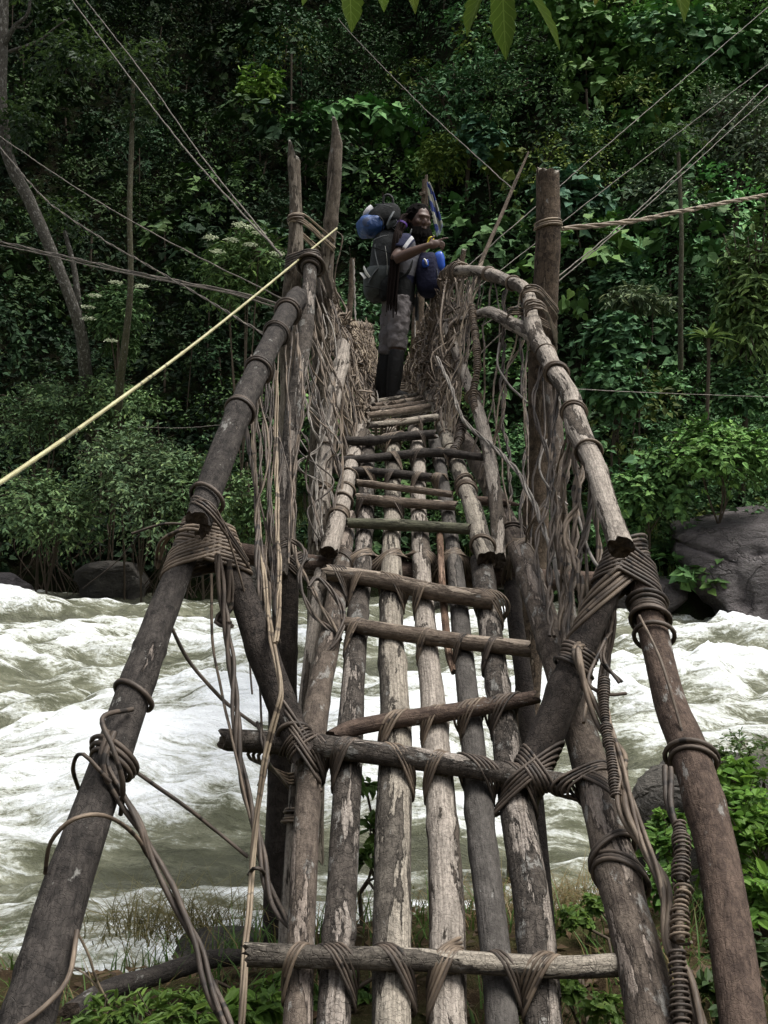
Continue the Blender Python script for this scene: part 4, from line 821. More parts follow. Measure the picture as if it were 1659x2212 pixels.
def shirt_mat():                       # navy cloth with two white sleeve stripes and a light grey chest panel
    m, nt, b = newmat('striped_shirt'); tc = N(nt, 'ShaderNodeTexCoord'); sp = N(nt, 'ShaderNodeSeparateXYZ'); nt.links.new(tc.outputs['Object'], sp.inputs[0])
    t = math_(nt, 'ADD', math_(nt, 'MULTIPLY', math_(nt, 'SUBTRACT', sp.outputs[0], .143), .85), math_(nt, 'MULTIPLY', math_(nt, 'SUBTRACT', 2.262, sp.outputs[2]), .53))
    def band(a, b_): return math_(nt, 'MULTIPLY', math_(nt, 'GREATER_THAN', t, a), math_(nt, 'LESS_THAN', t, b_))
    c = mixc(nt, noise_(nt, tc.outputs['Object'], 30), (.014, .016, .038), (.024, .027, .058))
    hi = math_(nt, 'MULTIPLY', math_(nt, 'GREATER_THAN', sp.outputs[2], 2.0), math_(nt, 'LESS_THAN', t, .24))
    c = mixc(nt, math_(nt, 'MULTIPLY', math_(nt, 'GREATER_THAN', t, .088), hi), c, (.15, .15, .165))
    c = mixc(nt, band(-.11, -.040), c, (.5, .5, .52)); c = mixc(nt, band(.046, .074), c, (.45, .45, .47))
    nt.links.new(c, b.inputs['Base Color']); b.inputs['Roughness'].default_value = .9; b.inputs['Specular IOR Level'].default_value = .2
    bp = N(nt, 'ShaderNodeBump', i_Strength=1.0, i_Distance=.012); nt.links.new(noise_(nt, tc.outputs['Object'], 16, 3), bp.inputs['Height']); nt.links.new(bp.outputs[0], b.inputs['Normal'])
    return m
M_SHIRT = shirt_mat()
person = thing('person', 'bearded person with long dreadlocks in navy and white shirt pointing, standing on the bridge', 'person')
hf = nrm(np.array([.42, -.90, -.13])); hu = nrm(np.array([.05, .0, 1.]) - hf * np.dot(hf, [.05, 0, 1.])); hs = np.cross(hf, hu)   # face forward, up, side
HC = H(905, 482, -.03); HA = np.stack([hf, hs, hu])
HK = 1.10
def hd(f, s, u): return HC + HK * (hf * f + hs * s + hu * u)
g = MB()
ell(g, HC + hu * .012, HA * HK, (.102, .080, .118)); ell(g, hd(.028, 0, -.05), HA * HK, (.068, .062, .075))
ell(g, hd(.088, 0, .035), HA * HK, (.022, .052, .016)); ell(g, hd(.104, 0, -.012), HA * HK, (.022, .013, .026)); ell(g, hd(.104, .0, -.024), HA * HK, (.018, .021, .012))
for s_ in (-1, 1):
    ell(g, hd(.075, s_ * .045, -.015), HA * HK, (.022, .022, .022)); ell(g, hd(-.005, s_ * .082, .0), HA * HK, (.02, .01, .03))
ell(g, hd(.09, 0, -.058), HA * HK, (.016, .028, .012))
limb(g, [H(889, 520), hd(-.02, 0, -.09)], [.058, .056])
limb(g, [H(864, 660), H(866, 625), H(871, 575), H(879, 540), H(886, 522)], [.16, .15, .18, .17, .06], flat=.66)
# right arm raised, forearm level, index finger out
SH, EL, WR = H(873, 537, -.19), H(852, 580, -.30), H(921, 558, -.40)
limb(g, [H(882, 535, -.08), SH, (SH + EL) / 2, EL], [.06, .058, .05, .043]); limb(g, [EL, EL * .55 + WR * .45, WR], [.043, .044, .026])
pd = nrm(WR - EL); pdn = nrm(np.array([.94, -.08, .18])); up = np.array([-.15, .1, 1.]); up = nrm(up - pdn * np.dot(up, pdn)); sd = np.cross(pdn, up)
PC = WR + pdn * .045
ell(g, PC, np.stack([pdn, up, sd]), (.052, .040, .020)); limb(g, [WR, WR + pdn * .03], [.026, .026])
def finger(base, dirs, lens, r):
    pts = [base]; 
    for d, l in zip(dirs, lens): pts.append(pts[-1] + nrm(d) * l)
    limb(g, pts, [r, r, r * .9, r * .75][:len(pts)], 8, step=.006)
k0 = PC + pdn * .040
finger(k0 + up * .026, [pdn + up * .08, pdn - up * .05, pdn - up * .12], [.042, .026, .02], .0095)
finger(k0 + up * .008 - pdn * .002, [pdn - up * .3, pdn * .2 - up - sd * .2, -pdn - up * .3], [.04, .028, .02], .0095)
finger(k0 - up * .010 - pdn * .004, [pdn - up * .4, -up - sd * .25, -pdn - up * .2], [.036, .026, .02], .009)
finger(k0 - up * .026 - pdn * .010, [pdn - up * .5, -up - sd * .2, -pdn], [.030, .02, .016], .008)
finger(WR + pdn * .022 + up * .03 - sd * .012, [pdn * .6 + up * .9, pdn + up * .5], [.036, .03], .0105)
# left arm behind the front bag, legs
SL_, EL_, WL_ = H(888, 540, .19), H(905, 598, .24), H(936, 600, .10)
limb(g, [H(884, 536, .08), SL_, EL_], [.06, .056, .044]); limb(g, [EL_, WL_], [.043, .028])
pl_ = nrm(WL_ - EL_); PCL = WL_ + pl_ * .04; ell(g, PCL, np.stack([pl_, np.array([0, 0, 1.]), np.cross(pl_, [0, 0, 1.])]), (.05, .038, .02))
for q in range(4): finger(PCL + pl_ * .035 + np.array([0, 0, .026 - q * .017]), [pl_ + np.array([0, -.5, 0]), np.array([0, -1., 0]), -pl_], [.036, .026, .018], .009)
finger(WL_ + pl_ * .02 + np.array([0, 0, .035]), [pl_ + np.array([0, -.3, .6]), pl_], [.034, .026], .010)
LEGS = {}
for nm, pts in (('near', [H(862, 655, -.09), H(860, 705, -.11), H(857, 765, -.12), H(853, 805, -.12), H(848, 852, -.12)]), ('far', [H(852, 655, .09), H(844, 705, .11), H(836, 765, .12), H(829, 805, .12), H(824, 858, .12)])):
    LEGS[nm] = pts; limb(g, pts, [.095, .085, .058, .056, .04])
body = g.obj('body', M_SKIN, person); remesh(body, .0075, 3, .4)
g = MB()
for s_ in (-1, 1): ell(g, hd(.082, s_ * .033, .006), HA * HK, (.010, .011, .005), 12)
eyes = g.obj('eyes', M_EYE, person)
g = MB()
for s_ in (-1, 1): ell(g, hd(.089, s_ * .032, .006), HA * HK, (.005, .0065, .0055), 8)
g.obj('pupils', M_HAIR, eyes)
# hair: cap, tufts, beard, dreadlocks
rngP = np.random.default_rng(5)
g = MB(); ell(g, hd(-.026, 0, .042), HA * HK, (.108, .102, .108), 22)
for k in range(150):
    d = nrm(rngP.normal(0, 1, 3)); d[2] = abs(d[2]) * .9 + .05
    if d[0] > .68 and d[2] < .5: continue
    b0 = hd(-.022, 0, .042) + (d * np.array([.1, .09, .1])) @ HA; e = b0 + (nrm(d + rngP.normal(0, .5, 3)) @ HA) * rngP.uniform(.02, .045) - np.array([0, 0, .012])
    limb(g, [b0, e], [.012, .005], 6, step=.012)
hair = g.obj('hair', M_HAIR, person); remesh(hair, .008, 1, .3)
g = MB(); ell(g, hd(.052, 0, -.115), HA * HK, (.062, .068, .062), 18)
for k in range(110):
    th = rngP.uniform(-1.5, 1.5); b0 = hd(.05 + .045 * math.cos(th), .072 * math.sin(th), rngP.uniform(-.13, -.045) - .012 * math.cos(th))
    e = b0 + (nrm(np.array([math.cos(th) * .6, math.sin(th) * .5, -1.])) @ HA) * rngP.uniform(.03, .075)
    limb(g, [b0, e], [.012, .005], 6, step=.012)
for s_ in (-1, 1): limb(g, [hd(.088, s_ * .010, -.046), hd(.075, s_ * .044, -.062), hd(.045, s_ * .068, -.06), hd(.01, s_ * .08, -.02)], [.010, .014, .016, .012], 8)
beard = g.obj('beard', M_HAIR, person); remesh(beard, .008, 1, .3)
dr = MB()
for k in range(26):
    a = rngP.uniform(-1, 1); b2 = rngP.uniform(-1, 1); e = rngP.uniform(640, 705)
    pts = [hd(-.07, -.03 + .05 * a, .07 + .03 * b2), H(878 + 5 * a, 478 + 8 * b2, -.07 + .04 * a), H(866 + 6 * b2, 500 + 6 * a, -.17 + .03 * a), H(858 + 8 * a, 530, -.24 + .03 * b2), H(852 + 9 * a, 590, -.25 + .035 * b2), H(847 + 10 * a, 640, -.24 + .04 * b2), H(846 + 10 * a + 3 * b2, e, -.23 + .04 * b2)]
    limb(dr, pts, [.014, .013, .011, .011, .010, .009, .005], 7, step=.03)
dl = dr.obj('dreadlocks', M_DREAD, person)
g = MB(); wrap(g, [(H(868, 497, -.165), nrm(H(858, 520, -.2) - H(872, 490, -.15)), .04)], H(868, 497, -.165), nrm(H(858, 520, -.2) - H(872, 490, -.15)), 2, .005, rngP)
g.obj('hair_tie', plain_mat('purple_hair_tie', (.12, .06, .3), .6), dl)
# shirt
g = MB(); limb(g, [H(863, 662), H(866, 625), H(871, 578), H(879, 540), H(884, 526)], [.178, .172, .198, .188, .10], 22, flat=.68)
limb(g, [H(880, 535, -.08), SH, SH * .45 + EL * .55], [.075, .076, .070], 16); limb(g, [H(884, 537, .08), SL_, SL_ * .45 + EL_ * .55], [.075, .074, .068], 16)
shirt = g.obj('shirt', M_SHIRT, person); remesh(shirt, .012, 3, .5)
g = MB(); limb(g, [H(864, 600), H(864, 632), H(864, 662)], [.19, .185, .18], 18, flat=.70); g.obj('waist_band', M_BLACKC, shirt)
# trousers, gaiters, boots
g = MB(); limb(g, [H(864, 640), H(862, 672)], [.165, .165], 18, flat=.72)
for nm in ('near', 'far'):
    p = LEGS[nm]; limb(g, [p[0] + np.array([0, 0, .03]), p[1], p[2] + np.array([0, 0, .015])], [.108, .094, .080], 16)
tr = g.obj('trousers', M_TROUS, person); remesh(tr, .012, 2, .5)
d_ = tr.modifiers.new('creases', 'DISPLACE'); tx = bpy.data.textures.new('creases', 'CLOUDS'); tx.noise_scale = .07; d_.texture = tx; d_.strength = .045; d_.texture_coords = 'GLOBAL'
for nm, sx in (('near', 0), ('far', -1)):
    p = LEGS[nm]; g = MB(); limb(g, [p[2] + np.array([0, 0, .015]), p[3], p[4]], [.068, .070, .058], 14)
    toe = p[4] + np.array([.13, -.02, -.035]); limb(g, [p[4] + np.array([-.04, 0, -.02]), p[4] + np.array([.04, 0, -.025]), toe], [.052, .050, .034], 12); limb(g, [p[4] + np.array([0, 0, .06]), p[4] + np.array([0, 0, -.04])], [.056, .056], 12)
    bt = g.obj('boot', M_BOOT, person); remesh(bt, .010, 2, .5)

# ------------------------------------------------------------------ what the walker carries
def sbox(mb, c, ax, half, p=.45, n=28, taper=0.0, lump=0.0, seed=0):
    u = np.linspace(0, 2 * math.pi, n, endpoint=False); w = np.linspace(-math.pi / 2, math.pi / 2, n // 2 + 1)
    U, W = np.meshgrid(u, w); sg = lambda a: np.sign(a) * np.abs(a) ** p
    d = np.stack([sg(np.cos(W)) * sg(np.cos(U)), sg(np.cos(W)) * sg(np.sin(U)), sg(np.sin(W))], 2).reshape(-1, 3)
    if lump: d = d * (1 + lump * (fbm(d * 2.3 + seed, 3, seed) - .5))[:, None]
    d[:, :2] *= (1 + taper * d[:, 2])[:, None]
    V = np.asarray(c) + (d * np.asarray(half)) @ np.asarray(ax); h = n // 2 + 1; i = np.arange(h - 1)[:, None] * n; j = np.arange(n)[None, :]; j2 = (j + 1) % n
    mb.add(V, np.stack([i + j, i + j2, i + n + j2, i + n + j], 2).reshape(-1, 4))
def strap(pts, w, mat, name, parent, r=.006):
    g = MB(); path, s = spline(np.array(pts), .02); g.tube(path, w, 8, True, flat=.3); return g.obj(name, mat, parent)
bx = nrm(np.array([1, 0, .10])); bz = nrm(np.array([.10, 0, 1.])); by = np.array([0, 1., 0]); BA = np.stack([bx, by, bz])
pack = thing('backpack', 'tall charcoal hiking backpack with pale strips worn by the person', 'backpack')
g = MB(); sbox(g, H(830, 572, .03), BA, (.13, .19, .30), .55, taper=-.05, lump=.12, seed=1); bodyp = g.obj('pack_body', M_PACK, pack)
g = MB(); sbox(g, H(815, 612, .02), BA, (.12, .20, .14), .6, taper=.18, lump=.14, seed=2); g.obj('lower_pocket', M_PACK2, pack)
g = MB(); sbox(g, H(832, 470, .03), BA, (.14, .17, .115), .65, taper=-.18, lump=.2, seed=3); lid = g.obj('lid', M_BLACKC, pack)
strap([H(789, 480, -.06), H(790, 470, -.10), H(797, 460, -.10), H(804, 453, -.08)], .022, M_WHITEC, 'pale_trim', lid)
strap([H(787, 588, -.15), H(792, 600, -.175), H(799, 610, -.17)], .024, M_REFL, 'reflective_strip', pack)
strap([H(781, 598, -.13), H(786, 606, -.165), H(790, 612, -.17)], .018, M_REFL, 'reflective_strip', pack)
strap([H(810, 540, -.16), H(812, 565, -.19), H(818, 590, -.20)], .016, M_STRAP, 'compression_strap', pack)
strap([H(818, 590, -.20), H(806, 605, -.20), H(796, 622, -.18)], .014, M_STRAP, 'compression_strap', pack)
for k, (u0, v0, u1, v1) in enumerate(((838, 520, 806, 532), (800, 545, 842, 560), (812, 455, 846, 462), (790, 628, 836, 640), (850, 470, 836, 500))): strap([H(u0, v0, -.165), H((u0 + u1) / 2, (v0 + v1) / 2, -.20), H(u1, v1, -.18)], .012, M_BLACKC if k % 2 else M_STRAP, 'strap', pack)
g = MB(); sbox(g, H(838, 630, -.12), BA, (.07, .09, .10), .7, lump=.3, seed=9); g.obj('side_pocket', M_BLACKC, pack)
g = MB(); sbox(g, H(846, 488, -.07), BA, (.05, .06, .06), .75, lump=.5, seed=10); g.obj('lid_bundle', M_PACK2, pack)
strap([H(832, 545, -.19), H(836, 575, -.20), H(836, 605, -.19)], .006, M_REFL, 'piping', pack)
strap([H(846, 500, -.10), H(866, 516, -.12), H(886, 530, -.11), H(893, 560, -.13), H(880, 600, -.17), H(850, 622, -.17)], .028, M_BLACKC, 'shoulder_strap', pack)
strap([H(880, 522, -.13), H(886, 514, -.14), H(889, 505, -.12)], .014, M_STRAP, 'load_strap', pack)
strap([H(838, 472, -.08), H(850, 478, -.12), H(858, 488, -.11), H(850, 500, -.12)], .012, M_STRAP, 'lid_buckle', pack)
roll = thing('rolled_bag', 'blue nylon rolled bag strapped high on the backpack', 'bag')
g = MB(); sbox(g, H(800, 492, -.03), np.stack([nrm(np.array([1, .2, .12])), nrm(np.array([-.2, 1, 0])), np.array([-.1, 0, 1.])]), (.115, .15, .085), .75, lump=.3, seed=6); g.obj('bag_body', M_BLUE, roll)
g = MB(); ell(g, H(793, 493, -.175), I3, (.04, .012, .04), 16); g.obj('round_end', plain_mat('faded_blue', (.05, .07, .13), .6), roll)
strap([H(820, 478, -.15), H(828, 492, -.17), H(826, 508, -.14)], .010, M_BLACKC, 'bag_strap', roll)
um = thing('umbrella', 'black umbrella with hooked handle sticking up from the backpack', 'umbrella')
g = MB(); path, s = spline(np.array([H(830, 448, -.06), H(828, 438, -.06), H(831, 429, -.06), H(838, 426, -.06), H(846, 431, -.06), H(849, 442, -.06), H(846, 460, -.07), H(842, 480, -.08)]), .01); g.tube(path, .0115, 10); g.obj('hooked_handle', M_BOOT, um)
g = MB(); limb(g, [H(843, 476, -.08), H(838, 520, -.05)], [.011, .02], 10); g.obj('folded_canopy', M_BLACKC, um)
fb = thing('front_bag', 'small navy daypack with bright blue bottle worn on the chest', 'bag')
FA = np.stack([nrm(np.array([1, -.15, .05])), nrm(np.array([.15, 1, 0])), np.array([-.05, 0, 1.])])
g = MB(); sbox(g, H(928, 596, -.02), FA, (.115, .15, .185), .6, taper=-.12, lump=.14, seed=4); g.obj('bag_body', M_NAVY, fb)
g = MB(); sbox(g, H(948, 572, -.10), FA, (.045, .05, .085), .7, lump=.25, seed=5); g.obj('bottle_pocket', M_BRIGHT, fb)
g = MB(); sbox(g, H(917, 580, -.165), FA, (.03, .02, .035), .7, lump=.3, seed=8); g.obj('blue_clip_pouch', M_BRIGHT, fb)
g = MB(); limb(g, [H(914, 572, -.19), H(917, 576, -.20), H(920, 584, -.19)], [.008, .010, .006], 8); g.obj('shiny_buckle', M_REFL, fb)
strap([H(941, 590, -.16), H(943, 605, -.17), H(946, 618, -.16)], .010, M_STRAP, 'side_strap', fb)
g = MB(); path, s = spline(np.array([H(922, 534, -.12), H(926, 524, -.13), H(932, 522, -.13), H(934, 530, -.13), H(928, 536, -.13), H(921, 533, -.13)]), .006); g.tube(path, .008, 8); g.obj('yellow_clip', M_YEL, fb)
strap([H(908, 548, -.08), H(900, 536, -.12), H(892, 526, -.12)], .02, M_BLACKC, 'shoulder_strap', fb)
strap([H(898, 636, -.10), H(900, 660, -.11), H(898, 690, -.10)], .022, M_BLACKC, 'hanging_strap', fb)
g = MB(); limb(g, [H(900, 640, .05), H(901, 690, .05)], [.02, .014], 8); g.obj('hanging_cloth', M_STRAP, fb)

# ------------------------------------------------------------------ flag on the far post
flag = thing('flag', 'tattered blue and white striped flag hanging from the far post', 'flag')
nu, nv = 15, 40; U, W = np.meshgrid(np.linspace(0, 1, nu), np.linspace(0, 1, nv)); U = U.ravel(); W = W.ravel()
left = 922 + 22 * W ** 1.3; right = 927 + 29 * W ** .75; vv = 395 + 112 * W + 5 * np.sin(U * 5) * W - 8 * W * U
uu = left + (right - left) * U
V = np.array([P(a, b, 16.2) for a, b in zip(uu, vv)]); V[:, 1] += .10 * np.sin(U * 9 + W * 2) * W + .05 * np.sin(U * 17)
ii = (np.arange(nv - 1)[:, None] * nu + np.arange(nu - 1)[None, :]).ravel()
g = MB(); g.add(V, np.stack([ii, ii + 1, ii + nu + 1, ii + nu], 1), None, lc=np.stack([U, W, U * 0], 1))
m, nt, b = newmat('flag_cloth'); at = N(nt, 'ShaderNodeAttribute', attribute_name='lc'); sp = N(nt, 'ShaderNodeSeparateXYZ'); nt.links.new(at.outputs['Vector'], sp.inputs[0])
d = math_(nt, 'ADD', math_(nt, 'MULTIPLY', sp.outputs[1], 2.2), math_(nt, 'MULTIPLY', sp.outputs[0], -.9)); fr = math_(nt, 'FRACT', d)
c = mixc(nt, ramp(nt, fr, .52, .56), (.50, .50, .42), (.05, .075, .27)); c = mixc(nt, ramp(nt, sp.outputs[1], .93, .94), c, (.3, .36, .45))
nt.links.new(c, b.inputs['Base Color']); b.inputs['Roughness'].default_value = .85
cl = g.obj('cloth', m, flag); so = cl.modifiers.new('thick', 'SOLIDIFY'); so.thickness = .006
g = MB(); limb(g, [P(921, 378, 16.3), P(923, 500, 16.3)], [.022, .025], 8, step=.1); g.obj('stick', M_STICK, flag)
# ------------------------------------------------------------------ leaves
TA = (np.array([[0, 0, 0], [.42, .5, .09], [1, 0, -.10], [.42, -.5, .09]]), [[0, 3, 2, 1]])
TB = (np.array([[0, 0, 0], [.22, .42, .07], [.62, .40, .05], [1.02, 0, -.14], [.62, -.40, .05], [.22, -.42, .07]]), [[0, 5, 4, 3], [0, 3, 2, 1]])
TH = (np.array([[0, 0, 0], [-.10, .34, .04], [.25, .55, .06], [1.0, 0, -.16], [.25, -.55, .06], [-.10, -.34, .04]]), [[0, 5, 4, 3], [0, 3, 2, 1]])
TL = (np.array([[0, 0, 0], [.3, .5, .05], [.7, .36, -.02], [1.0, 0, -.2], [.7, -.36, -.02], [.3, -.5, .05]]), [[0, 5, 4, 3], [0, 3, 2, 1]])
def leaves(mb, pos, d, n, ln, wd, col, tpl=TA):
    T, Fq = tpl; d = nrm(d); n = nrm(n - d * np.sum(n * d, 1, keepdims=True)); s = np.cross(n, d); k = len(T); m = len(pos)
    V = pos[:, None, :] + T[None, :, 0, None] * (ln[:, None] * d)[:, None, :] + T[None, :, 1, None] * (wd[:, None] * s)[:, None, :] + T[None, :, 2, None] * (ln[:, None] * n)[:, None, :]
    Q = (np.array(Fq)[None] + (np.arange(m) * k)[:, None, None]).reshape(-1, 4)
    mb.add(V.reshape(-1, 3), Q, None, lcol=np.repeat(col, k, 0))
def crown(mb, rng, c, Rad, nt, nl, ll, asp, base, tpl=TA, droop=.35, hemi=.25, young=.25, start=.3, var=.3, yellow=.15):
    Rad = np.asarray(Rad, float); c = np.asarray(c, float)
    d = rng.normal(0, 1, (nt, 3)); d[:, 2] = d[:, 2] * .85 + hemi; d = nrm(d)
    lump = .62 + .75 * fbm(d * 1.6 + rng.random() * 50, 3, int(rng.integers(1000)))
    st = c + d * Rad * (start * lump)[:, None]; en = c + d * Rad * lump[:, None]
    t = np.linspace(.12, 1, nl)[None, :, None] + rng.normal(0, .03, (nt, nl, 1))
    p = st[:, None] + (en - st)[:, None] * t; p[..., 2] -= droop * .35 * Rad.mean() * t[..., 0] ** 2; p += rng.normal(0, .05, p.shape) * Rad.mean()
    s = nrm(np.cross(d, [0, 0, 1.]) + 1e-4); sg = np.where(np.arange(nl) % 2 == 0, 1, -1)[None, :, None]
    ld = d[:, None] * .55 + s[:, None] * sg * .8 + rng.normal(0, .35, p.shape) + np.array([0, 0, -.22 - droop * .3])
    nn = np.array([0, 0, .85]) + d[:, None] * .55 + rng.normal(0, .38, p.shape)
    k = nt * nl; ln = ll * rng.uniform(.6, 1.25, k) * (1.05 - .3 * np.tile(np.linspace(0, 1, nl), nt)); 
    f = rng.uniform(1 - var, 1 + var, (k, 1)); col = np.asarray(base)[None] * f
    yl = np.clip(rng.normal(yellow, .25, (k, 1)), 0, 1) + (young * np.tile(np.linspace(0, 1, nl) > .8, nt))[:, None] * rng.random((k, 1))
    col = col * (1 + np.array([.55, .30, -.1]) * yl)
    leaves(mb, p.reshape(-1, 3), ld.reshape(-1, 3), nn.reshape(-1, 3), ln, ln * asp, col, tpl)
    return st, en
G_SHADE = (.017, .036, .017); G_MID = (.056, .115, .044); G_BRIGHT = (.100, .185, .056); G_BLUE = (.056, .118, .064); G_YEL = (.085, .12, .030); G_PALE = (.075, .11, .055); G_NEAR = (.075, .155, .030)  # first green is darkened to stand for the left slope's deep shade
def plant(name, label, cat, root, blobs, leaf, base, stem_r=.03, tpl=TB, group=None, mat=None, stem_mat=None, seed=0, limbs=True, **kw):
    """blobs: [(centre, radii, twigs)]; leaf: (length, aspect, per twig)"""
    base = np.asarray(base) * (np.array([1.65, 1.62, 1.9]) if np.asarray(root)[1] > 15 else 1.0); rng = np.random.default_rng(seed + 900); t = thing(name, label, cat, group); g = MB(); w = MB(); root = np.asarray(root, float)
    cs = np.array([b_[0] for b_ in blobs]); hub = root + (cs.mean(0) - root) * .45
    w.tube(spline(np.array([np.r_[root - [0, 0, .15], stem_r], np.r_[(root + hub) / 2 + rng.normal(0, .04, 3), stem_r * .85], np.r_[hub, stem_r * .7]]), .12)[0][:, :3], stem_r, 7, True, .08, seed)
    for c, Rd, nt in blobs:
        st, en = crown(g, rng, c, Rd, nt, leaf[2], leaf[0], leaf[1], base, tpl, **kw)
        w.tube(spline(np.array([hub, (hub + np.asarray(c)) / 2 + rng.normal(0, .08, 3), c]), .12)[0], stem_r * .6, 6, False)
        for k in range(0, len(st), 3): w.tube(np.array([np.asarray(c), st[k], en[k]]), stem_r * .18, 4, False)
    g.obj('crown' if cat == 'tree' else 'foliage', mat or (M_FOREST if root[1] > 15 else M_LEAF), t, smooth=False); w.obj('trunk' if cat == 'tree' else 'stem', stem_mat or M_STEM, t)
    return t
M_STEM = plain_mat('twig_bark', (.07, .055, .04), .85, .3, 20, .2)
M_PALEBARK = log_mat('pale_tree_bark', (.095, .088, .074), (.035, .032, .027), (.14, .13, .108), (.08, .074, .062), .3, .6, crack=.4)
M_MOSS = log_mat('mossy_trunk', (.10, .095, .06), (.045, .042, .028), (.14, .12, .08), (.08, .07, .05), .3, .4, crack=.5)
def Hs(u, v):                          # the hillside point seen at (u, v)
    Ys = np.linspace(19, 90, 700); x = (u - 829.5) / F * Ys; z = (1106 - v) / F * Ys; h = hill_z(x, Ys); k = np.argmax(h > z)
    return np.array([x[k], Ys[k], h[k]])

# the wood that covers the slope, a mass of crowns nobody could count
rng = np.random.default_rng(3); g = MB(); gs = MB(); nplaced = 0
# low growth hugging the ground
n = 105000; yy = 21 + 60 * rng.random(n) ** 1.3; xx = rng.uniform(-1, 1, n) * (2.5 + yy * .46); dd = yy - bank_y(xx); k = dd > .45; xx, yy, dd = xx[k], yy[k], dd[k]; n = len(xx)
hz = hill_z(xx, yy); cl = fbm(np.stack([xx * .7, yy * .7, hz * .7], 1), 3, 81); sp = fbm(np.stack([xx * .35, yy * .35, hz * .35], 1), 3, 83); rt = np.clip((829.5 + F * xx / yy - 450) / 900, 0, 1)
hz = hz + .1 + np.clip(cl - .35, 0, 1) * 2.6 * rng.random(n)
col = (np.array(G_SHADE) * (1 - rt[:, None]) + np.array(G_MID) * rt[:, None]) * (.35 + .6 * sp[:, None]) * rng.uniform(.7, 1.35, (n, 1)); ln = np.where(sp > .5, .34, .26) * rng.uniform(.6, 1.3, n) * (.8 + .25 * (dd > 5))  # low growth takes the same shade-darkened green on the left
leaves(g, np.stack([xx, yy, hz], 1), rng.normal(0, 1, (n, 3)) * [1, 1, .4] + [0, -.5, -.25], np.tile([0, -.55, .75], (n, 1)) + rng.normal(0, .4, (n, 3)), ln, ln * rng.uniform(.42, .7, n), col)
m_ = 9000; y = 21 + 64 * rng.random(m_) ** 1.35; x = rng.uniform(-1, 1, m_) * (3 + y * .47); cand = np.stack([x, y], 1)
hz = hill_z(cand[:, 0], cand[:, 1]); d = cand[:, 1] - bank_y(cand[:, 0]); uu = 829.5 + F * cand[:, 0] / cand[:, 1]
ok = d > .5; cand, hz, d, uu = cand[ok], hz[ok], d[ok], uu[ok]
taken = np.zeros((0, 3))
order = np.argsort(cand[:, 1])
patch_n = fbm(np.stack([cand[:, 0] * .16, cand[:, 1] * .16, hz * .1], 1), 3, 71); gap_n = fbm(np.stack([cand[:, 0] * .3 + 5, cand[:, 1] * .3, hz * .2], 1), 3, 73)
for i in order:
    x, y = cand[i]; rr = rng.uniform(.8, 2.3) * (.7 if d[i] < 5 else 1.15) * (.75 + .5 * patch_n[i])
    if len(taken) and np.any((x - taken[-260:, 0]) ** 2 + (y - taken[-260:, 1]) ** 2 < (.42 * (rr + taken[-260:, 2])) ** 2): continue
    if gap_n[i] < .31 and d[i] > 5: continue
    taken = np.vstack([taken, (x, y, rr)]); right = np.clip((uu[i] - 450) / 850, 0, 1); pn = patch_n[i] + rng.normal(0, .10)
    base = np.array(G_SHADE) * (1 - right) + np.array(G_MID) * right  # leaf colour itself carries the shade, darker towards the left
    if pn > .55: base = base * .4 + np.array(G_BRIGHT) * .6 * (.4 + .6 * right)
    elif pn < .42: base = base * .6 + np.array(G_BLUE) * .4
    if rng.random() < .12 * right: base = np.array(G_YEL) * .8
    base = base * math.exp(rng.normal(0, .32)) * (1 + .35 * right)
    big = rng.random(); ll = .17 if big < .4 else (.26 if big < .75 else .40); ll *= (.75 if d[i] < 5 else 1.1); tp = TA if big < .75 else TH
    asp = rng.uniform(.42, .6) if big < .75 else .8
    nl = 9 if big < .75 else 6; area = rr * rr; ntw = int(np.clip(area * (26 if big < .4 else 18 if big < .75 else 11), 14, 140))
    lift = rng.uniform(.35, 1.1) * rr + (rng.random() < .25) * rng.uniform(.5, 2.2)
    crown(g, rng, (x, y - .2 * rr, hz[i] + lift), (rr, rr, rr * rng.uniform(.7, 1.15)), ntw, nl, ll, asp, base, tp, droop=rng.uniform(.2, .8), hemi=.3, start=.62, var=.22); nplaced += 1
    if rng.random() < .3:
        p = np.array([(x, y, hz[i] - .1), (x + rng.normal(0, .1), y, hz[i] + lift)]); gs.tube(spline(p, .4)[0], rng.uniform(.02, .05), 5, False)
print('forest crowns', nplaced, 'leaf quads', sum(len(q) for q in g.Q))
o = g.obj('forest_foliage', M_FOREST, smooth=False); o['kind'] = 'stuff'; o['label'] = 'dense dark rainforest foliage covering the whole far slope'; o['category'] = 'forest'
o = gs.obj('forest_stems', M_STEM); o['kind'] = 'stuff'; o['label'] = 'thin stems among the rainforest foliage of the far slope'; o['category'] = 'stems'

def px(r, Y): return r * Y / F
def bush(label, cat, u, v, ru, rv, Y, leaf, base, n=3, tw=60, seed=0, name='shrub', tpl=TB, group=None, **kw):
    """a plant seen centred on (u, v) with half-width ru and half-height rv picture units, Y metres away"""
    rng = np.random.default_rng(seed); c = P(u, v, Y); a, b_ = px(ru, Y), px(rv, Y); blobs = []
    for k in range(n):
        off = np.array([rng.uniform(-.55, .55) * a, rng.uniform(-.3, .3) * a, rng.uniform(-.5, .5) * b_]) if n > 1 else np.zeros(3)
        blobs.append((c + off, (a * rng.uniform(.55, .75) if n > 1 else a, a * .6, b_ * rng.uniform(.55, .75) if n > 1 else b_), tw))
    zb = hill_z(np.array([c[0]]), np.array([Y + .3]))[0] if Y > 15 else near_z(np.array([c[0]]), np.array([Y]))[0]
    return plant(name, label, cat, (c[0], Y + .2, min(zb, c[2] - .2)), blobs, leaf, base, stem_r=kw.pop('stem_r', .03), tpl=tpl, seed=seed, group=group, **kw)
def yb(u, v, back=1.0): return Hs(u, v)[1] - back
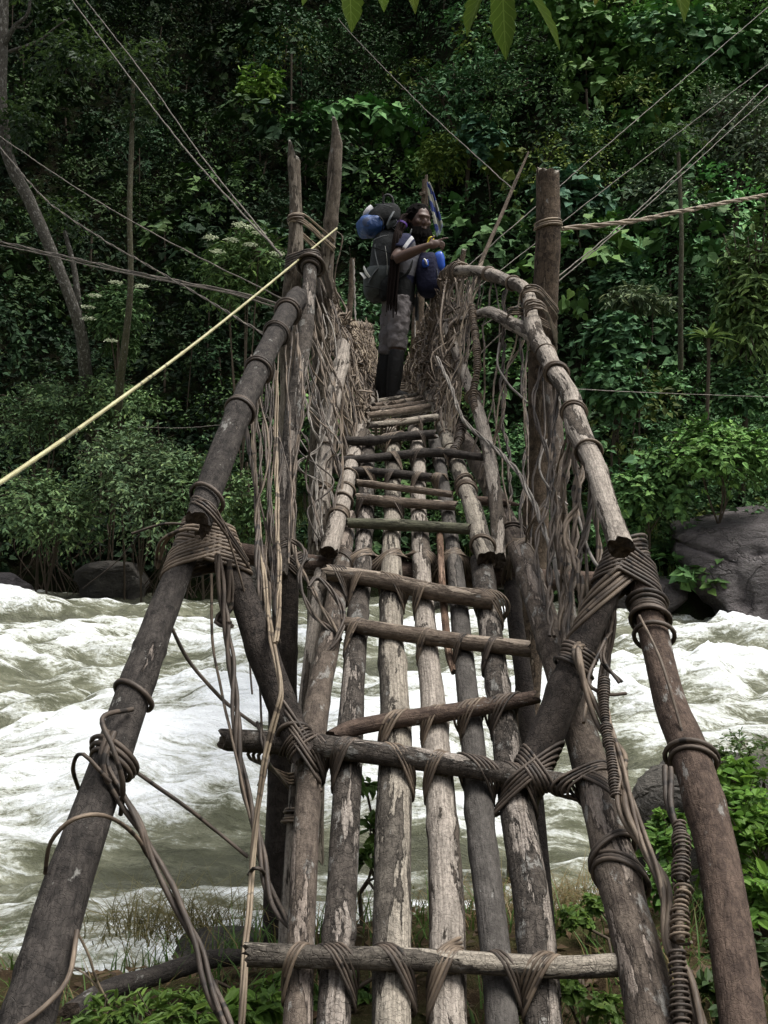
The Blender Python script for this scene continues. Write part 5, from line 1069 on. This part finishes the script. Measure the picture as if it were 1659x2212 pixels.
# far bank shrubs, left
LB = 'shrubs along the far bank'
bush('dense mid green shrub on the far left bank overhanging the water by the left edge', 'shrub', 90, 1090, 160, 120, 24.6, (.17, .45, 9), (.075, .125, .05), 7, 75, 1, group=LB)
bush('broad pale green shrub spilling towards the water under the middle of the yellow cane', 'shrub', 300, 1040, 150, 145, 24.4, (.17, .42, 9), (.085, .135, .062), 7, 80, 2, group=LB)
bush('leafy green shrub on the far bank just left of the upper left handrail', 'shrub', 440, 1080, 95, 120, 24.2, (.18, .45, 9), (.078, .13, .052), 6, 65, 3, group=LB)
bush('low dark shrub above the left edge of the river higher on the bank', 'shrub', 70, 900, 120, 85, 25.6, (.16, .45, 9), (.055, .095, .04), 5, 65, 4, group=LB)
bush('rounded green shrub behind the yellow cane below the thin mossy trunk', 'shrub', 230, 870, 115, 75, 26.0, (.17, .42, 9), (.07, .12, .046), 5, 65, 5, group=LB)
bush('small shrub filling the gap between left handrail and twisted vines at the waterline', 'shrub', 560, 1090, 60, 110, 24.2, (.18, .45, 9), (.07, .125, .045), 4, 60, 6, group=LB)
# flowering shrubs
def umbels(t, spots, Y, seed):
    rng = np.random.default_rng(seed); g = MB()
    for u, v in spots:
        c = P(u, v, Y - .9) ; k = 70; a = rng.uniform(0, 6.28, k); r = .17 * np.sqrt(rng.random(k)); p = c + np.stack([r * np.cos(a), r * np.sin(a), .05 - r * .2 + rng.normal(0, .012, k)], 1)
        leaves(g, p, rng.normal(0, 1, (k, 3)) * [1, 1, .2], np.tile([0, 0, 1.], (k, 1)) + rng.normal(0, .2, (k, 3)), np.full(k, .055), np.full(k, .05), np.tile([.62, .66, .5], (k, 1)))
    g.obj('blossoms', M_LEAF, t, smooth=False)
t = bush('flowering shrub with flat white blossoms just left of the tall posts', 'shrub', 520, 590, 105, 110, 24.5, (.24, .32, 9), (.045, .085, .028), 5, 60, 7, tpl=TL, yellow=.35); umbels(t, [(518, 487), (545, 492), (455, 515), (500, 520), (470, 545), (600, 550), (560, 505), (540, 530)], 24.0, 1)
t = bush('flowering shrub with white blossoms low on the dark left slope', 'shrub', 265, 665, 95, 70, 25.5, (.22, .34, 9), (.04, .078, .028), 4, 60, 8, tpl=TL); umbels(t, [(190, 665), (205, 640), (305, 620), (250, 612), (190, 690)], 25.0, 2)
t = bush('flowering shrub with a single pale blossom above the yellow cane', 'shrub', 235, 755, 60, 45, 26.0, (.2, .36, 9), (.042, .08, .028), 2, 50, 9, tpl=TL); umbels(t, [(240, 738)], 25.4, 3)
# distinctive slope plants
t = bush('bright yellow green sapling high on the slope left of centre', 'tree', 560, 205, 50, 60, yb(560, 300, 2), (.36, .5, 7), (.085, .16, .03), 3, 26, 10, 'sapling', tpl=TL, yellow=.3)
bush('large round leaved climber draped above the tall pointed posts', 'climber', 790, 250, 105, 50, yb(790, 330, 2), (.62, .85, 4), (.052, .12, .036), 4, 20, 11, 'climber', tpl=TH)
bush('cluster of broad heart shaped leaves right of the two pointed posts', 'climber', 855, 240, 50, 35, yb(855, 300, 2), (.62, .9, 4), (.058, .125, .045), 2, 16, 12, 'climber', tpl=TH)
bush('mid green sapling with upright leaf tiers behind the two pointed posts', 'tree', 660, 250, 60, 50, yb(660, 330, 2), (.42, .5, 6), (.046, .105, .030), 3, 24, 13, 'sapling', tpl=TL)
bush('yellowish green shrub on the slope above the head of the person', 'shrub', 950, 350, 80, 85, yb(950, 420, 2), (.30, .42, 8), (.078, .125, .030), 5, 42, 14, yellow=.4)
bush('tree with thin dark trunk and layered crown right of centre', 'tree', 1010, 190, 140, 110, yb(1010, 330, 2), (.34, .42, 8), (.038, .085, .034), 6, 50, 15, 'slope_tree', tpl=TL, stem_r=.09)
bush('blue green heart leaved shrub beside the slanting bare stick', 'shrub', 1060, 290, 55, 55, yb(1060, 350, 2), (.40, .8, 6), (.045, .10, .055), 3, 26, 16, tpl=TH)
bush('dim green shrub on the slope behind the flag and post top', 'shrub', 880, 470, 100, 70, yb(900, 520, 1.5), (.27, .5, 8), (.036, .078, .028), 5, 45, 17)
bush('broad leaved blue green shrub behind the top of the thick right post', 'shrub', 1260, 440, 100, 80, yb(1260, 500, 1.5), (.40, .8, 6), (.042, .09, .05), 5, 32, 18, tpl=TH)
bush('leafy creeper mass filling the top right of the slope with bright round leaves', 'climber', 1480, 110, 150, 80, yb(1480, 180, 2), (.46, .85, 6), (.052, .115, .045), 6, 40, 19, 'climber', tpl=TH)
bush('bright creeper patch at the top edge above the tilted stick', 'climber', 1270, 60, 120, 60, yb(1270, 130, 2), (.42, .8, 6), (.058, .12, .036), 5, 36, 20, 'climber', tpl=TH)
bush('pale silvery leaved tree at the right edge below the highest rope', 'tree', 1590, 300, 100, 110, yb(1590, 380, 3), (.27, .45, 9), (.08, .11, .065), 6, 60, 21, 'slope_tree', stem_r=.08)
bush('drooping glossy leaved tree at the right edge below the thick twisted rope', 'tree', 1610, 600, 85, 180, 24.0, (.34, .38, 8), (.05, .088, .030), 7, 44, 22, 'bank_tree', tpl=TL, droop=1.0, yellow=.4, stem_r=.07)
bush('grey green shrub crossed by the two lower right ropes', 'shrub', 1440, 420, 90, 70, yb(1440, 480, 2), (.28, .5, 8), (.055, .085, .045), 5, 44, 23)
bush('dark shrub in the hollow right of the thick post', 'shrub', 1330, 620, 90, 60, yb(1330, 690, 1.5), (.3, .6, 7), (.030, .068, .030), 4, 40, 24)
bush('pale feathery branch reaching over the dark hollow right of the post', 'shrub', 1390, 640, 85, 35, 25.5, (.30, .34, 9), (.07, .10, .05), 3, 36, 25, tpl=TL, droop=.6)
bush('heart leaved shrub on the far bank right of the pale handrail bend', 'shrub', 1340, 740, 90, 60, 25.0, (.27, .8, 7), (.038, .085, .036), 5, 44, 26, tpl=TH, group=LB)
bush('green heart leaved shrub just right of the upper handrail at waist height', 'shrub', 1320, 830, 80, 55, 24.0, (.24, .8, 7), (.040, .088, .034), 4, 44, 27, tpl=TH, group=LB)
bush('bright bank shrub hanging over the huge boulder', 'shrub', 1560, 980, 130, 80, 21.0, (.22, .6, 8), (.066, .135, .034), 6, 60, 28, group=LB)
bush('leafy green shrub trailing down beside the left flank of the huge boulder', 'shrub', 1410, 1060, 80, 95, 21.2, (.2, .65, 8), (.055, .115, .034), 5, 60, 29, tpl=TH, group=LB)
bush('low ferny shrub between right handrail and water edge', 'shrub', 1330, 1110, 60, 70, 21.5, (.18, .4, 9), (.045, .10, .032), 3, 55, 30, group=LB)
bush('green bank shrub seen through the right side vines below the far line', 'shrub', 1150, 960, 95, 80, 24.0, (.2, .6, 8), (.042, .092, .034), 5, 55, 31, group=LB)
bush('shaded shrub beneath the right vines just above the waterline', 'shrub', 1120, 1120, 90, 70, 23.2, (.18, .6, 8), (.038, .085, .030), 4, 55, 32, group=LB)
bush('shrub on the slope right of the drooping grass above the boulder', 'shrub', 1600, 840, 80, 60, 24.0, (.22, .6, 8), (.042, .09, .035), 4, 50, 33, group=LB)
bush('shrub with yellowed leaves seen between the tall posts and the person', 'shrub', 700, 730, 50, 100, 25.0, (.2, .45, 8), (.045, .085, .030), 3, 45, 34, group=LB)
# rosette plant above the boulder
t = thing('rosette_plant', 'spiky pale green rosette plant standing above the huge boulder', 'plant'); rng = np.random.default_rng(8); c = P(1530, 730, 23.0); nle = 26
g0 = None
for k in range(nle):
    a = k * 2.4; el = rng.uniform(.1, 1.2); dd = np.array([math.cos(a) * math.cos(el), math.sin(a) * math.cos(el), math.sin(el)]); ln = rng.uniform(.45, .75)
    s = np.cross(dd, [0, 0, 1.]); s = s / np.linalg.norm(s); V = []
    for q in np.linspace(0, 1, 6):
        p = c + dd * ln * q + np.array([0, 0, -.35 * ln * q * q]); w = .05 * math.sin(math.pi * min(1, .12 + q * .88)) + .004; V += [p + s * w, p + np.array([0, 0, -.012]), p - s * w]
    i = np.arange(5) * 3; Q = np.vstack([np.stack([i, i + 1, i + 4, i + 3], 1), np.stack([i + 1, i + 2, i + 5, i + 4], 1)]); g = MB(); g.add(np.array(V), Q, None, lcol=np.tile(np.array([.10, .155, .045]) * rng.uniform(.8, 1.25), (18, 1))); g.obj('leaf', M_LEAF, t)
g = MB(); g.tube(spline(np.array([c + [0, 0, .05], c + [.02, .05, -.8], c + [0, .1, -2.0]]), .1)[0], .045, 8, True, .1, 2); g.obj('stem', M_STEM, t)
# bare trunks
def trunk_tree(name, label, pts, mat, crownspec=None, branches=(), seed=0, base=G_SHADE):
    t = thing(name, label, 'tree'); rows = np.array([[*P(u, v, Y), w / 2 * Y / F] for u, v, w, Y in pts]); path, s = spline(rows, .1); g = MB(); g.tube(path[:, :3], path[:, 3], 12, True, .08, seed)
    tk = g.obj('trunk', mat, t)
    for br in branches:
        r2 = np.array([[*P(u, v, Y), w / 2 * Y / F] for u, v, w, Y in br]); p2, s2 = spline(r2, .1); g = MB(); g.tube(p2[:, :3], p2[:, 3], 7, True, .08, seed + 1); g.obj('branch', mat, t)
    rng = np.random.default_rng(seed); g = MB()
    for u, v, ru, rv, Y, tw in crownspec: crown(g, rng, P(u, v, Y), (px(ru, Y), px(ru, Y) * .7, px(rv, Y)), tw, 9, .2, .45, base, TA, droop=.5)
    if crownspec: g.obj('crown', M_LEAF, t, smooth=False)
    return t
trunk_tree('leaning_tree', 'pale barked tree with curved trunk leaning along the left edge', [(8, -120, 30, 24.3), (2, 60, 30, 24.2), (2, 220, 28, 24.2), (18, 340, 26, 24.2), (62, 430, 26, 24.3), (110, 540, 25, 24.4), (150, 640, 24, 24.6), (175, 720, 26, 25.0), (185, 800, 28, 25.6), (195, 900, 30, 26.6), (200, 980, 30, 27)], M_PALEBARK, [(60, -60, 160, 90, 24.0, 90), (150, 120, 110, 80, 23.6, 70), (40, 260, 60, 60, 23.8, 40)],
    [[(2, 110, 14, 24.2), (30, 60, 10, 24.0), (60, 30, 7, 23.8), (66, -20, 6, 23.8)], [(20, 112, 8, 24.0), (80, 90, 6, 23.8), (120, 60, 4, 23.7), (150, 40, 3, 23.6)], [(30, 58, 5, 24), (55, 60, 4, 23.9), (70, 45, 3, 23.8)]], 51)
trunk_tree('slender_tree', 'thin straight mossy trunk standing in the dark left part of the slope', [(288, 180, 9, 23.4), (284, 320, 11, 23.4), (280, 460, 12, 23.4), (282, 620, 13, 23.6), (268, 760, 16, 24.2), (258, 840, 18, 25), (255, 960, 18, 26)], M_MOSS, [(288, 150, 90, 80, 23.4, 60), (300, 250, 40, 40, 23.4, 25)], (), 52)
trunk_tree('slender_tree', 'second pale trunk rising close to the foot of the curved leaning tree', [(140, 500, 9, 25.2), (160, 580, 12, 25.2), (170, 660, 14, 25.3), (178, 760, 16, 25.8), (180, 900, 18, 26.8)], M_PALEBARK, [(130, 470, 70, 50, 25.2, 40)], (), 53)
trunk_tree('slender_tree', 'slim pole like tree in the dark gap right of the thick post', [(1465, 330, 8, 27), (1470, 440, 9, 27), (1472, 520, 10, 27), (1470, 640, 11, 27.2), (1470, 800, 12, 27.6)], M_MOSS, [(1465, 300, 70, 50, 27, 40)], (), 54)
trunk_tree('dead_tree', 'bleached dead branch with twigs high on the right slope', [(1385, 180, 3, 40), (1378, 225, 5, 40), (1372, 280, 6, 40.2)], plain_mat('bleached_wood', (.45, .40, .34), .8), [], [[(1380, 215, 4, 40), (1392, 235, 3, 40), (1402, 255, 2, 40)], [(1376, 245, 3, 40), (1362, 255, 3, 40), (1352, 262, 2, 40)]], 55)
# long grass on the far bank
def blades(mb, roots, h, w, lean, col, rng, seg=4, curl=.6):
    n = len(roots); a = rng.uniform(0, 2 * math.pi, n); dr = np.stack([np.cos(a), np.sin(a), np.zeros(n)], 1); hh = h * rng.uniform(.5, 1.25, n); ln = lean * rng.uniform(.3, 1.3, n); s = np.stack([-np.sin(a), np.cos(a), np.zeros(n)], 1)
    V = []
    for q in np.linspace(0, 1, seg):
        p = roots + dr * (ln * hh * q ** 1.7)[:, None] + np.array([0, 0, 1.]) * (hh * (q - curl * .5 * q * q))[:, None]; ww = (w * (1 - q * .92))[:, None] if np.ndim(w) else w * (1 - q * .92)
        V += [p + s * ww, p - s * ww]
    V = np.stack(V, 1); k = 2 * seg; i = np.arange(seg - 1) * 2; Q = np.stack([i, i + 1, i + 3, i + 2], 1)
    mb.add(V.reshape(-1, 3), (Q[None] + (np.arange(n) * k)[:, None, None]).reshape(-1, 4), None, lcol=np.repeat(col, k, 0))
rng = np.random.default_rng(12); n = 5200; x = np.r_[rng.uniform(-5, -1.2, n // 2), rng.uniform(2.2, 8.5, n - n // 2)]; y = bank_y(x) + rng.uniform(.6, 4.0, n)
g = MB(); blades(g, np.stack([x, y, hill_z(x, y) - .03], 1), .75, .014, .7, np.array([.075, .12, .035]) * rng.uniform(.6, 1.5, (n, 1)) * np.where(rng.random((n, 1)) < .2, np.array([[2.0, 1.3, 1.2]]), 1.0), rng)
o = g.obj('bank_grass', M_BLADE); o['kind'] = 'stuff'; o['label'] = 'long pale grass on the far bank above the water'; o['category'] = 'grass'
# hanging roots on the dark undercut left bank
rng = np.random.default_rng(13); g = MB()
for k in range(90):
    x = rng.uniform(-11, -2.5); y = bank_y(np.array([x]))[0] - .15; z = rng.uniform(-1.1, -.3); path = np.array([(x, y + .3, z), (x + rng.normal(0, .25), y - .1, z - .5), (x + rng.normal(0, .5), y - .2, -2.25)]); g.tube(spline(path, .15)[0], rng.uniform(.006, .02), 4, False)
o = g.obj('hanging_roots', M_STEM); o['kind'] = 'stuff'; o['label'] = 'tangle of brown roots hanging down the undercut far left bank'; o['category'] = 'roots'

# ------------------------------------------------------------------ near bank greenery
rng = np.random.default_rng(14); n = 5200; x = np.r_[rng.uniform(-2.2, 2.6, n)]; y = rng.uniform(2.2, 4.9, n); keep = fbm(np.stack([x * 2, y * 2, x * 0], 1), 3, 91) > .46; x, y = x[keep], y[keep]; n = len(x)
cc = np.where(rng.random((n, 1)) < .25, np.array([[.20, .15, .07]]), np.array([[.065, .125, .028]])) * rng.uniform(.6, 1.4, (n, 1))
g = MB(); blades(g, np.stack([x, y, near_z(x, y) - .01], 1), .22, .0045, .8, cc, rng)
o = g.obj('bank_weeds', M_BLADE); o['kind'] = 'stuff'; o['label'] = 'short grass and weeds on the near bank around the foot of the bridge'; o['category'] = 'grass'
n = 520; x = rng.uniform(-.62, -.05, n) - .55; y = 4.35 + rng.normal(0, .12, n); g = MB()
roots = np.stack([-1.0 + rng.normal(0, .2, n), 4.55 + rng.normal(0, .08, n), np.full(n, -1.98) + rng.normal(0, .03, n)], 1); blades(g, roots, .24, .003, 2.2, np.array([.13, .11, .045]) * rng.uniform(.5, 1.4, (n, 1)), rng, 6, 1.1)
o = g.obj('dry_grass_tuft', M_BLADE); o['label'] = 'arching tuft of dry yellow brown grass over the water at lower left'; o['category'] = 'grass'
n = 1400; roots = np.stack([.75 + rng.normal(0, .3, n), 4.3 + rng.normal(0, .15, n), np.full(n, -1.80)], 1); g = MB(); blades(g, roots, .16, .003, 1.6, np.array([.17, .13, .06]) * rng.uniform(.5, 1.4, (n, 1)), rng, 5, 1.0)
o = g.obj('dry_grass_tuft', M_BLADE); o['kind'] = 'stuff'; o['label'] = 'low brown grass tuft at the water edge right of the deck logs'; o['category'] = 'grass'
n = 2600; x = rng.uniform(-2.6, 3.0, n); y = rng.uniform(1.6, 4.9, n); g = MB(); ln = rng.uniform(.03, .075, n)
leaves(g, np.stack([x, y, near_z(x, y) + .012], 1), rng.normal(0, 1, (n, 3)) * [1, 1, .15], np.tile([0, 0, 1.], (n, 1)) + rng.normal(0, .3, (n, 3)), ln, ln * .5, np.array([.11, .072, .042]) * rng.uniform(.4, 1.6, (n, 1)))
o = g.obj('leaf_litter', M_BLADE, smooth=False); o['kind'] = 'stuff'; o['label'] = 'brown dead leaves strewn over the near bank'; o['category'] = 'leaf litter'
# bright leafy bush behind the right rail
def near_bush(label, cells, seed, leafsz=.065, base=G_NEAR, tw=26, name='shrub', asp=.62, cat='shrub'):
    rng = np.random.default_rng(seed); blobs = []
    for u, v, Y, r in cells: blobs.append((P(u, v, Y), (px(r, Y), px(r, Y), px(r, Y) * .85), tw))
    c = np.mean([b_[0] for b_ in blobs], 0); return plant(name, label, cat, (c[0], c[1] + .1, near_z(np.array([c[0]]), np.array([c[1]]))[0]), blobs, (leafsz, asp, 7), base, stem_r=.010, tpl=TB, seed=seed, droop=.2, yellow=.25, hemi=.5)
near_bush('bright green leafy bush behind the reddish right handrail', [(1600, 1760, 4.2, 90), (1640, 1860, 4.0, 110), (1560, 1860, 4.3, 70), (1650, 1950, 3.8, 90), (1590, 1690, 4.4, 60), (1580, 1950, 4.0, 60)], 61, .075, (.085, .185, .030), 30)
near_bush('small leafy bush between the coiled vine and the reddish right handrail', [(1430, 1840, 3.9, 55), (1420, 1920, 3.7, 50), (1500, 1800, 4.1, 45), (1445, 1790, 4.0, 40)], 62, .06, (.065, .145, .030), 22)
near_bush('wispy dull green weed with small leaves beside the mossy grey rock', [(1620, 1620, 4.6, 55), (1560, 1650, 4.7, 45), (1650, 1680, 4.5, 60)], 63, .04, (.06, .11, .035), 22, 'weed', .45, 'weed')
near_bush('broad leaved weed at the foot of the left pale vines', [(560, 2190, 3.0, 60), (480, 2200, 2.9, 50), (600, 2150, 3.2, 40)], 64, .075, (.075, .15, .03), 14, 'weed', .55, 'weed')
near_bush('low weeds at the bottom edge beside the dark left rail foot', [(330, 2200, 2.75, 80), (220, 2210, 2.7, 60), (420, 2190, 2.8, 50)], 65, .05, (.07, .13, .03), 22, 'weed', .35, 'weed')
near_bush('green weed showing between the two left deck logs at the bottom', [(700, 2180, 3.2, 30), (790, 2150, 3.3, 40)], 66, .06, (.06, .12, .03), 12, 'weed', .5, 'weed')
near_bush('leafy sprig seen between the middle deck logs near the water', [(800, 1800, 3.9, 34), (795, 1860, 3.8, 30), (790, 1700, 4.0, 20)], 67, .07, (.05, .10, .025), 7, 'weed', .5, 'weed')
near_bush('clover like weeds on the soil right of the deck logs', [(1240, 1990, 3.5, 40), (1290, 1960, 3.7, 35), (1220, 2140, 3.0, 40), (1300, 2180, 2.9, 45)], 68, .035, (.075, .14, .03), 22, 'weed', .8, 'weed')
near_bush('dark leafy undergrowth behind the lower right handrail', [(1640, 2080, 3.2, 70), (1570, 2060, 3.6, 60), (1560, 2170, 3.0, 60)], 69, .06, (.03, .06, .02), 18, 'weed', .6, 'weed')
# twigs and a fallen branch on the near bank
t = thing('fallen_branch', 'crooked fallen branch lying on the near bank at lower left', 'branch'); g = MB(); path, s = spline(np.array([[*P(u, v, Y), r] for u, v, Y, r in ((150, 2190, 2.95, .03), (230, 2140, 3.1, .032), (330, 2110, 3.25, .032), (440, 2075, 3.45, .034), (520, 2068, 3.5, .03), (580, 2075, 3.5, .022))]), .02); g.tube(path[:, :3], path[:, 3], 12, True, .14, 5); g.obj('limb', M_DARK, t)
t = thing('dry_stalk', 'dry forked straw coloured stalk rising beside the dark left rail', 'stalk'); g = MB(); path, s = spline(np.array([[*P(u, v, Y)] for u, v, Y in ((165, 2010, 2.75), (190, 2060, 2.75), (210, 2120, 2.75), (245, 2190, 2.75), (255, 2240, 2.75))]), .02); g.tube(path, .004, 5); g.obj('stem', M_VINEL, t)
g = MB(); path, s = spline(np.array([[*P(u, v, Y)] for u, v, Y in ((150, 2085, 2.75), (185, 2105, 2.75), (215, 2140, 2.75), (246, 2195, 2.75))]), .02); g.tube(path, .003, 5); g.obj('side_stem', M_VINEL, t)
# big leaves hanging into the top of the view from a branch overhead
t = thing('overhanging_branch', 'branch with large drooping toothed green leaves hanging into the top of the view', 'branch')
g = MB(); path, s = spline(np.array([[*P(u, v, 1.7)] for u, v in ((560, -90), (760, -60), (980, -75), (1200, -50), (1500, -110))]), .02); g.tube(path, .006, 6); g.obj('twig', M_STEM, t)
def big_leaf(u, v, du, dv, w, Y, col, seed, tilt=0):
    a = P(u, v, Y); b_ = P(u + du, v + dv, Y + tilt); d = b_ - a; L = np.linalg.norm(d); d /= L; n = nrm(np.array([.15 * math.sin(seed), -.65, .75])); n = nrm(n - d * np.dot(n, d)); s = np.cross(n, d); W_ = w * Y / F; V = []; m = 15
    for q in np.linspace(0, 1, m):
        hw = W_ * (math.sin(math.pi * q ** .72) ** .8) * (1 + .10 * ((int(q * 14) % 2) * 2 - 1)) + .0004; c0 = a + d * L * q - n * (.12 * L * q * q)
        V += [c0 + s * hw + n * hw * .35, c0 + s * hw * .5 + n * hw * .10, c0, c0 - s * hw * .5 + n * hw * .10, c0 - s * hw + n * hw * .35]
    i = (np.arange(m - 1)[:, None] * 5 + np.arange(4)[None, :]).ravel(); g = MB(); g.add(np.array(V), np.stack([i, i + 1, i + 6, i + 5], 1), None, lcol=np.tile(col, (m * 5, 1)), lc=np.array([(x_, q_, 0) for q_ in np.linspace(0, 1, m) for x_ in (-1, -.5, 0, .5, 1)]))
    lf = g.obj('leaf', M_LEAFN, t); g = MB(); pp, s_ = spline(np.array([a + np.array([0, 0, .09]) + s * .02, a + np.array([0, 0, .04]), a]), .02); g.tube(pp, .0015, 5); g.obj('stalk', M_STEM, lf)
M_LEAFN = leaf_mat('hanging_leaf', .5, .34)
nt = M_LEAFN.node_tree; at = N(nt, 'ShaderNodeAttribute', attribute_name='lc'); sp = N(nt, 'ShaderNodeSeparateXYZ'); nt.links.new(at.outputs['Vector'], sp.inputs[0]); ax = math_(nt, 'ABSOLUTE', sp.outputs[0])
vein = math_(nt, 'FRACT', math_(nt, 'SUBTRACT', math_(nt, 'MULTIPLY', sp.outputs[1], 8.0), math_(nt, 'MULTIPLY', ax, 1.6))); line = math_(nt, 'MAXIMUM', math_(nt, 'LESS_THAN', vein, .10), math_(nt, 'LESS_THAN', ax, .05))
tc = N(nt, 'ShaderNodeTexCoord'); spots = ramp(nt, noise_(nt, tc.outputs['Object'], 55, 4, .7), .6, .66)
ca = [n_ for n_ in nt.nodes if n_.bl_idname == 'ShaderNodeAttribute' and n_.attribute_name == 'lcol'][0]; pb = [n_ for n_ in nt.nodes if n_.bl_idname == 'ShaderNodeBsdfPrincipled'][0]
cc_ = mixc(nt, math_(nt, 'MULTIPLY', line, .5), ca.outputs['Color'], (.10, .14, .04)); cc_ = mixc(nt, math_(nt, 'MULTIPLY', spots, .7), cc_, (.03, .035, .012)); nt.links.new(cc_, pb.inputs['Base Color'])
gm = [n_ for n_ in nt.nodes if n_.bl_idname == 'ShaderNodeGamma'][0]; nt.links.new(cc_, gm.inputs[0])
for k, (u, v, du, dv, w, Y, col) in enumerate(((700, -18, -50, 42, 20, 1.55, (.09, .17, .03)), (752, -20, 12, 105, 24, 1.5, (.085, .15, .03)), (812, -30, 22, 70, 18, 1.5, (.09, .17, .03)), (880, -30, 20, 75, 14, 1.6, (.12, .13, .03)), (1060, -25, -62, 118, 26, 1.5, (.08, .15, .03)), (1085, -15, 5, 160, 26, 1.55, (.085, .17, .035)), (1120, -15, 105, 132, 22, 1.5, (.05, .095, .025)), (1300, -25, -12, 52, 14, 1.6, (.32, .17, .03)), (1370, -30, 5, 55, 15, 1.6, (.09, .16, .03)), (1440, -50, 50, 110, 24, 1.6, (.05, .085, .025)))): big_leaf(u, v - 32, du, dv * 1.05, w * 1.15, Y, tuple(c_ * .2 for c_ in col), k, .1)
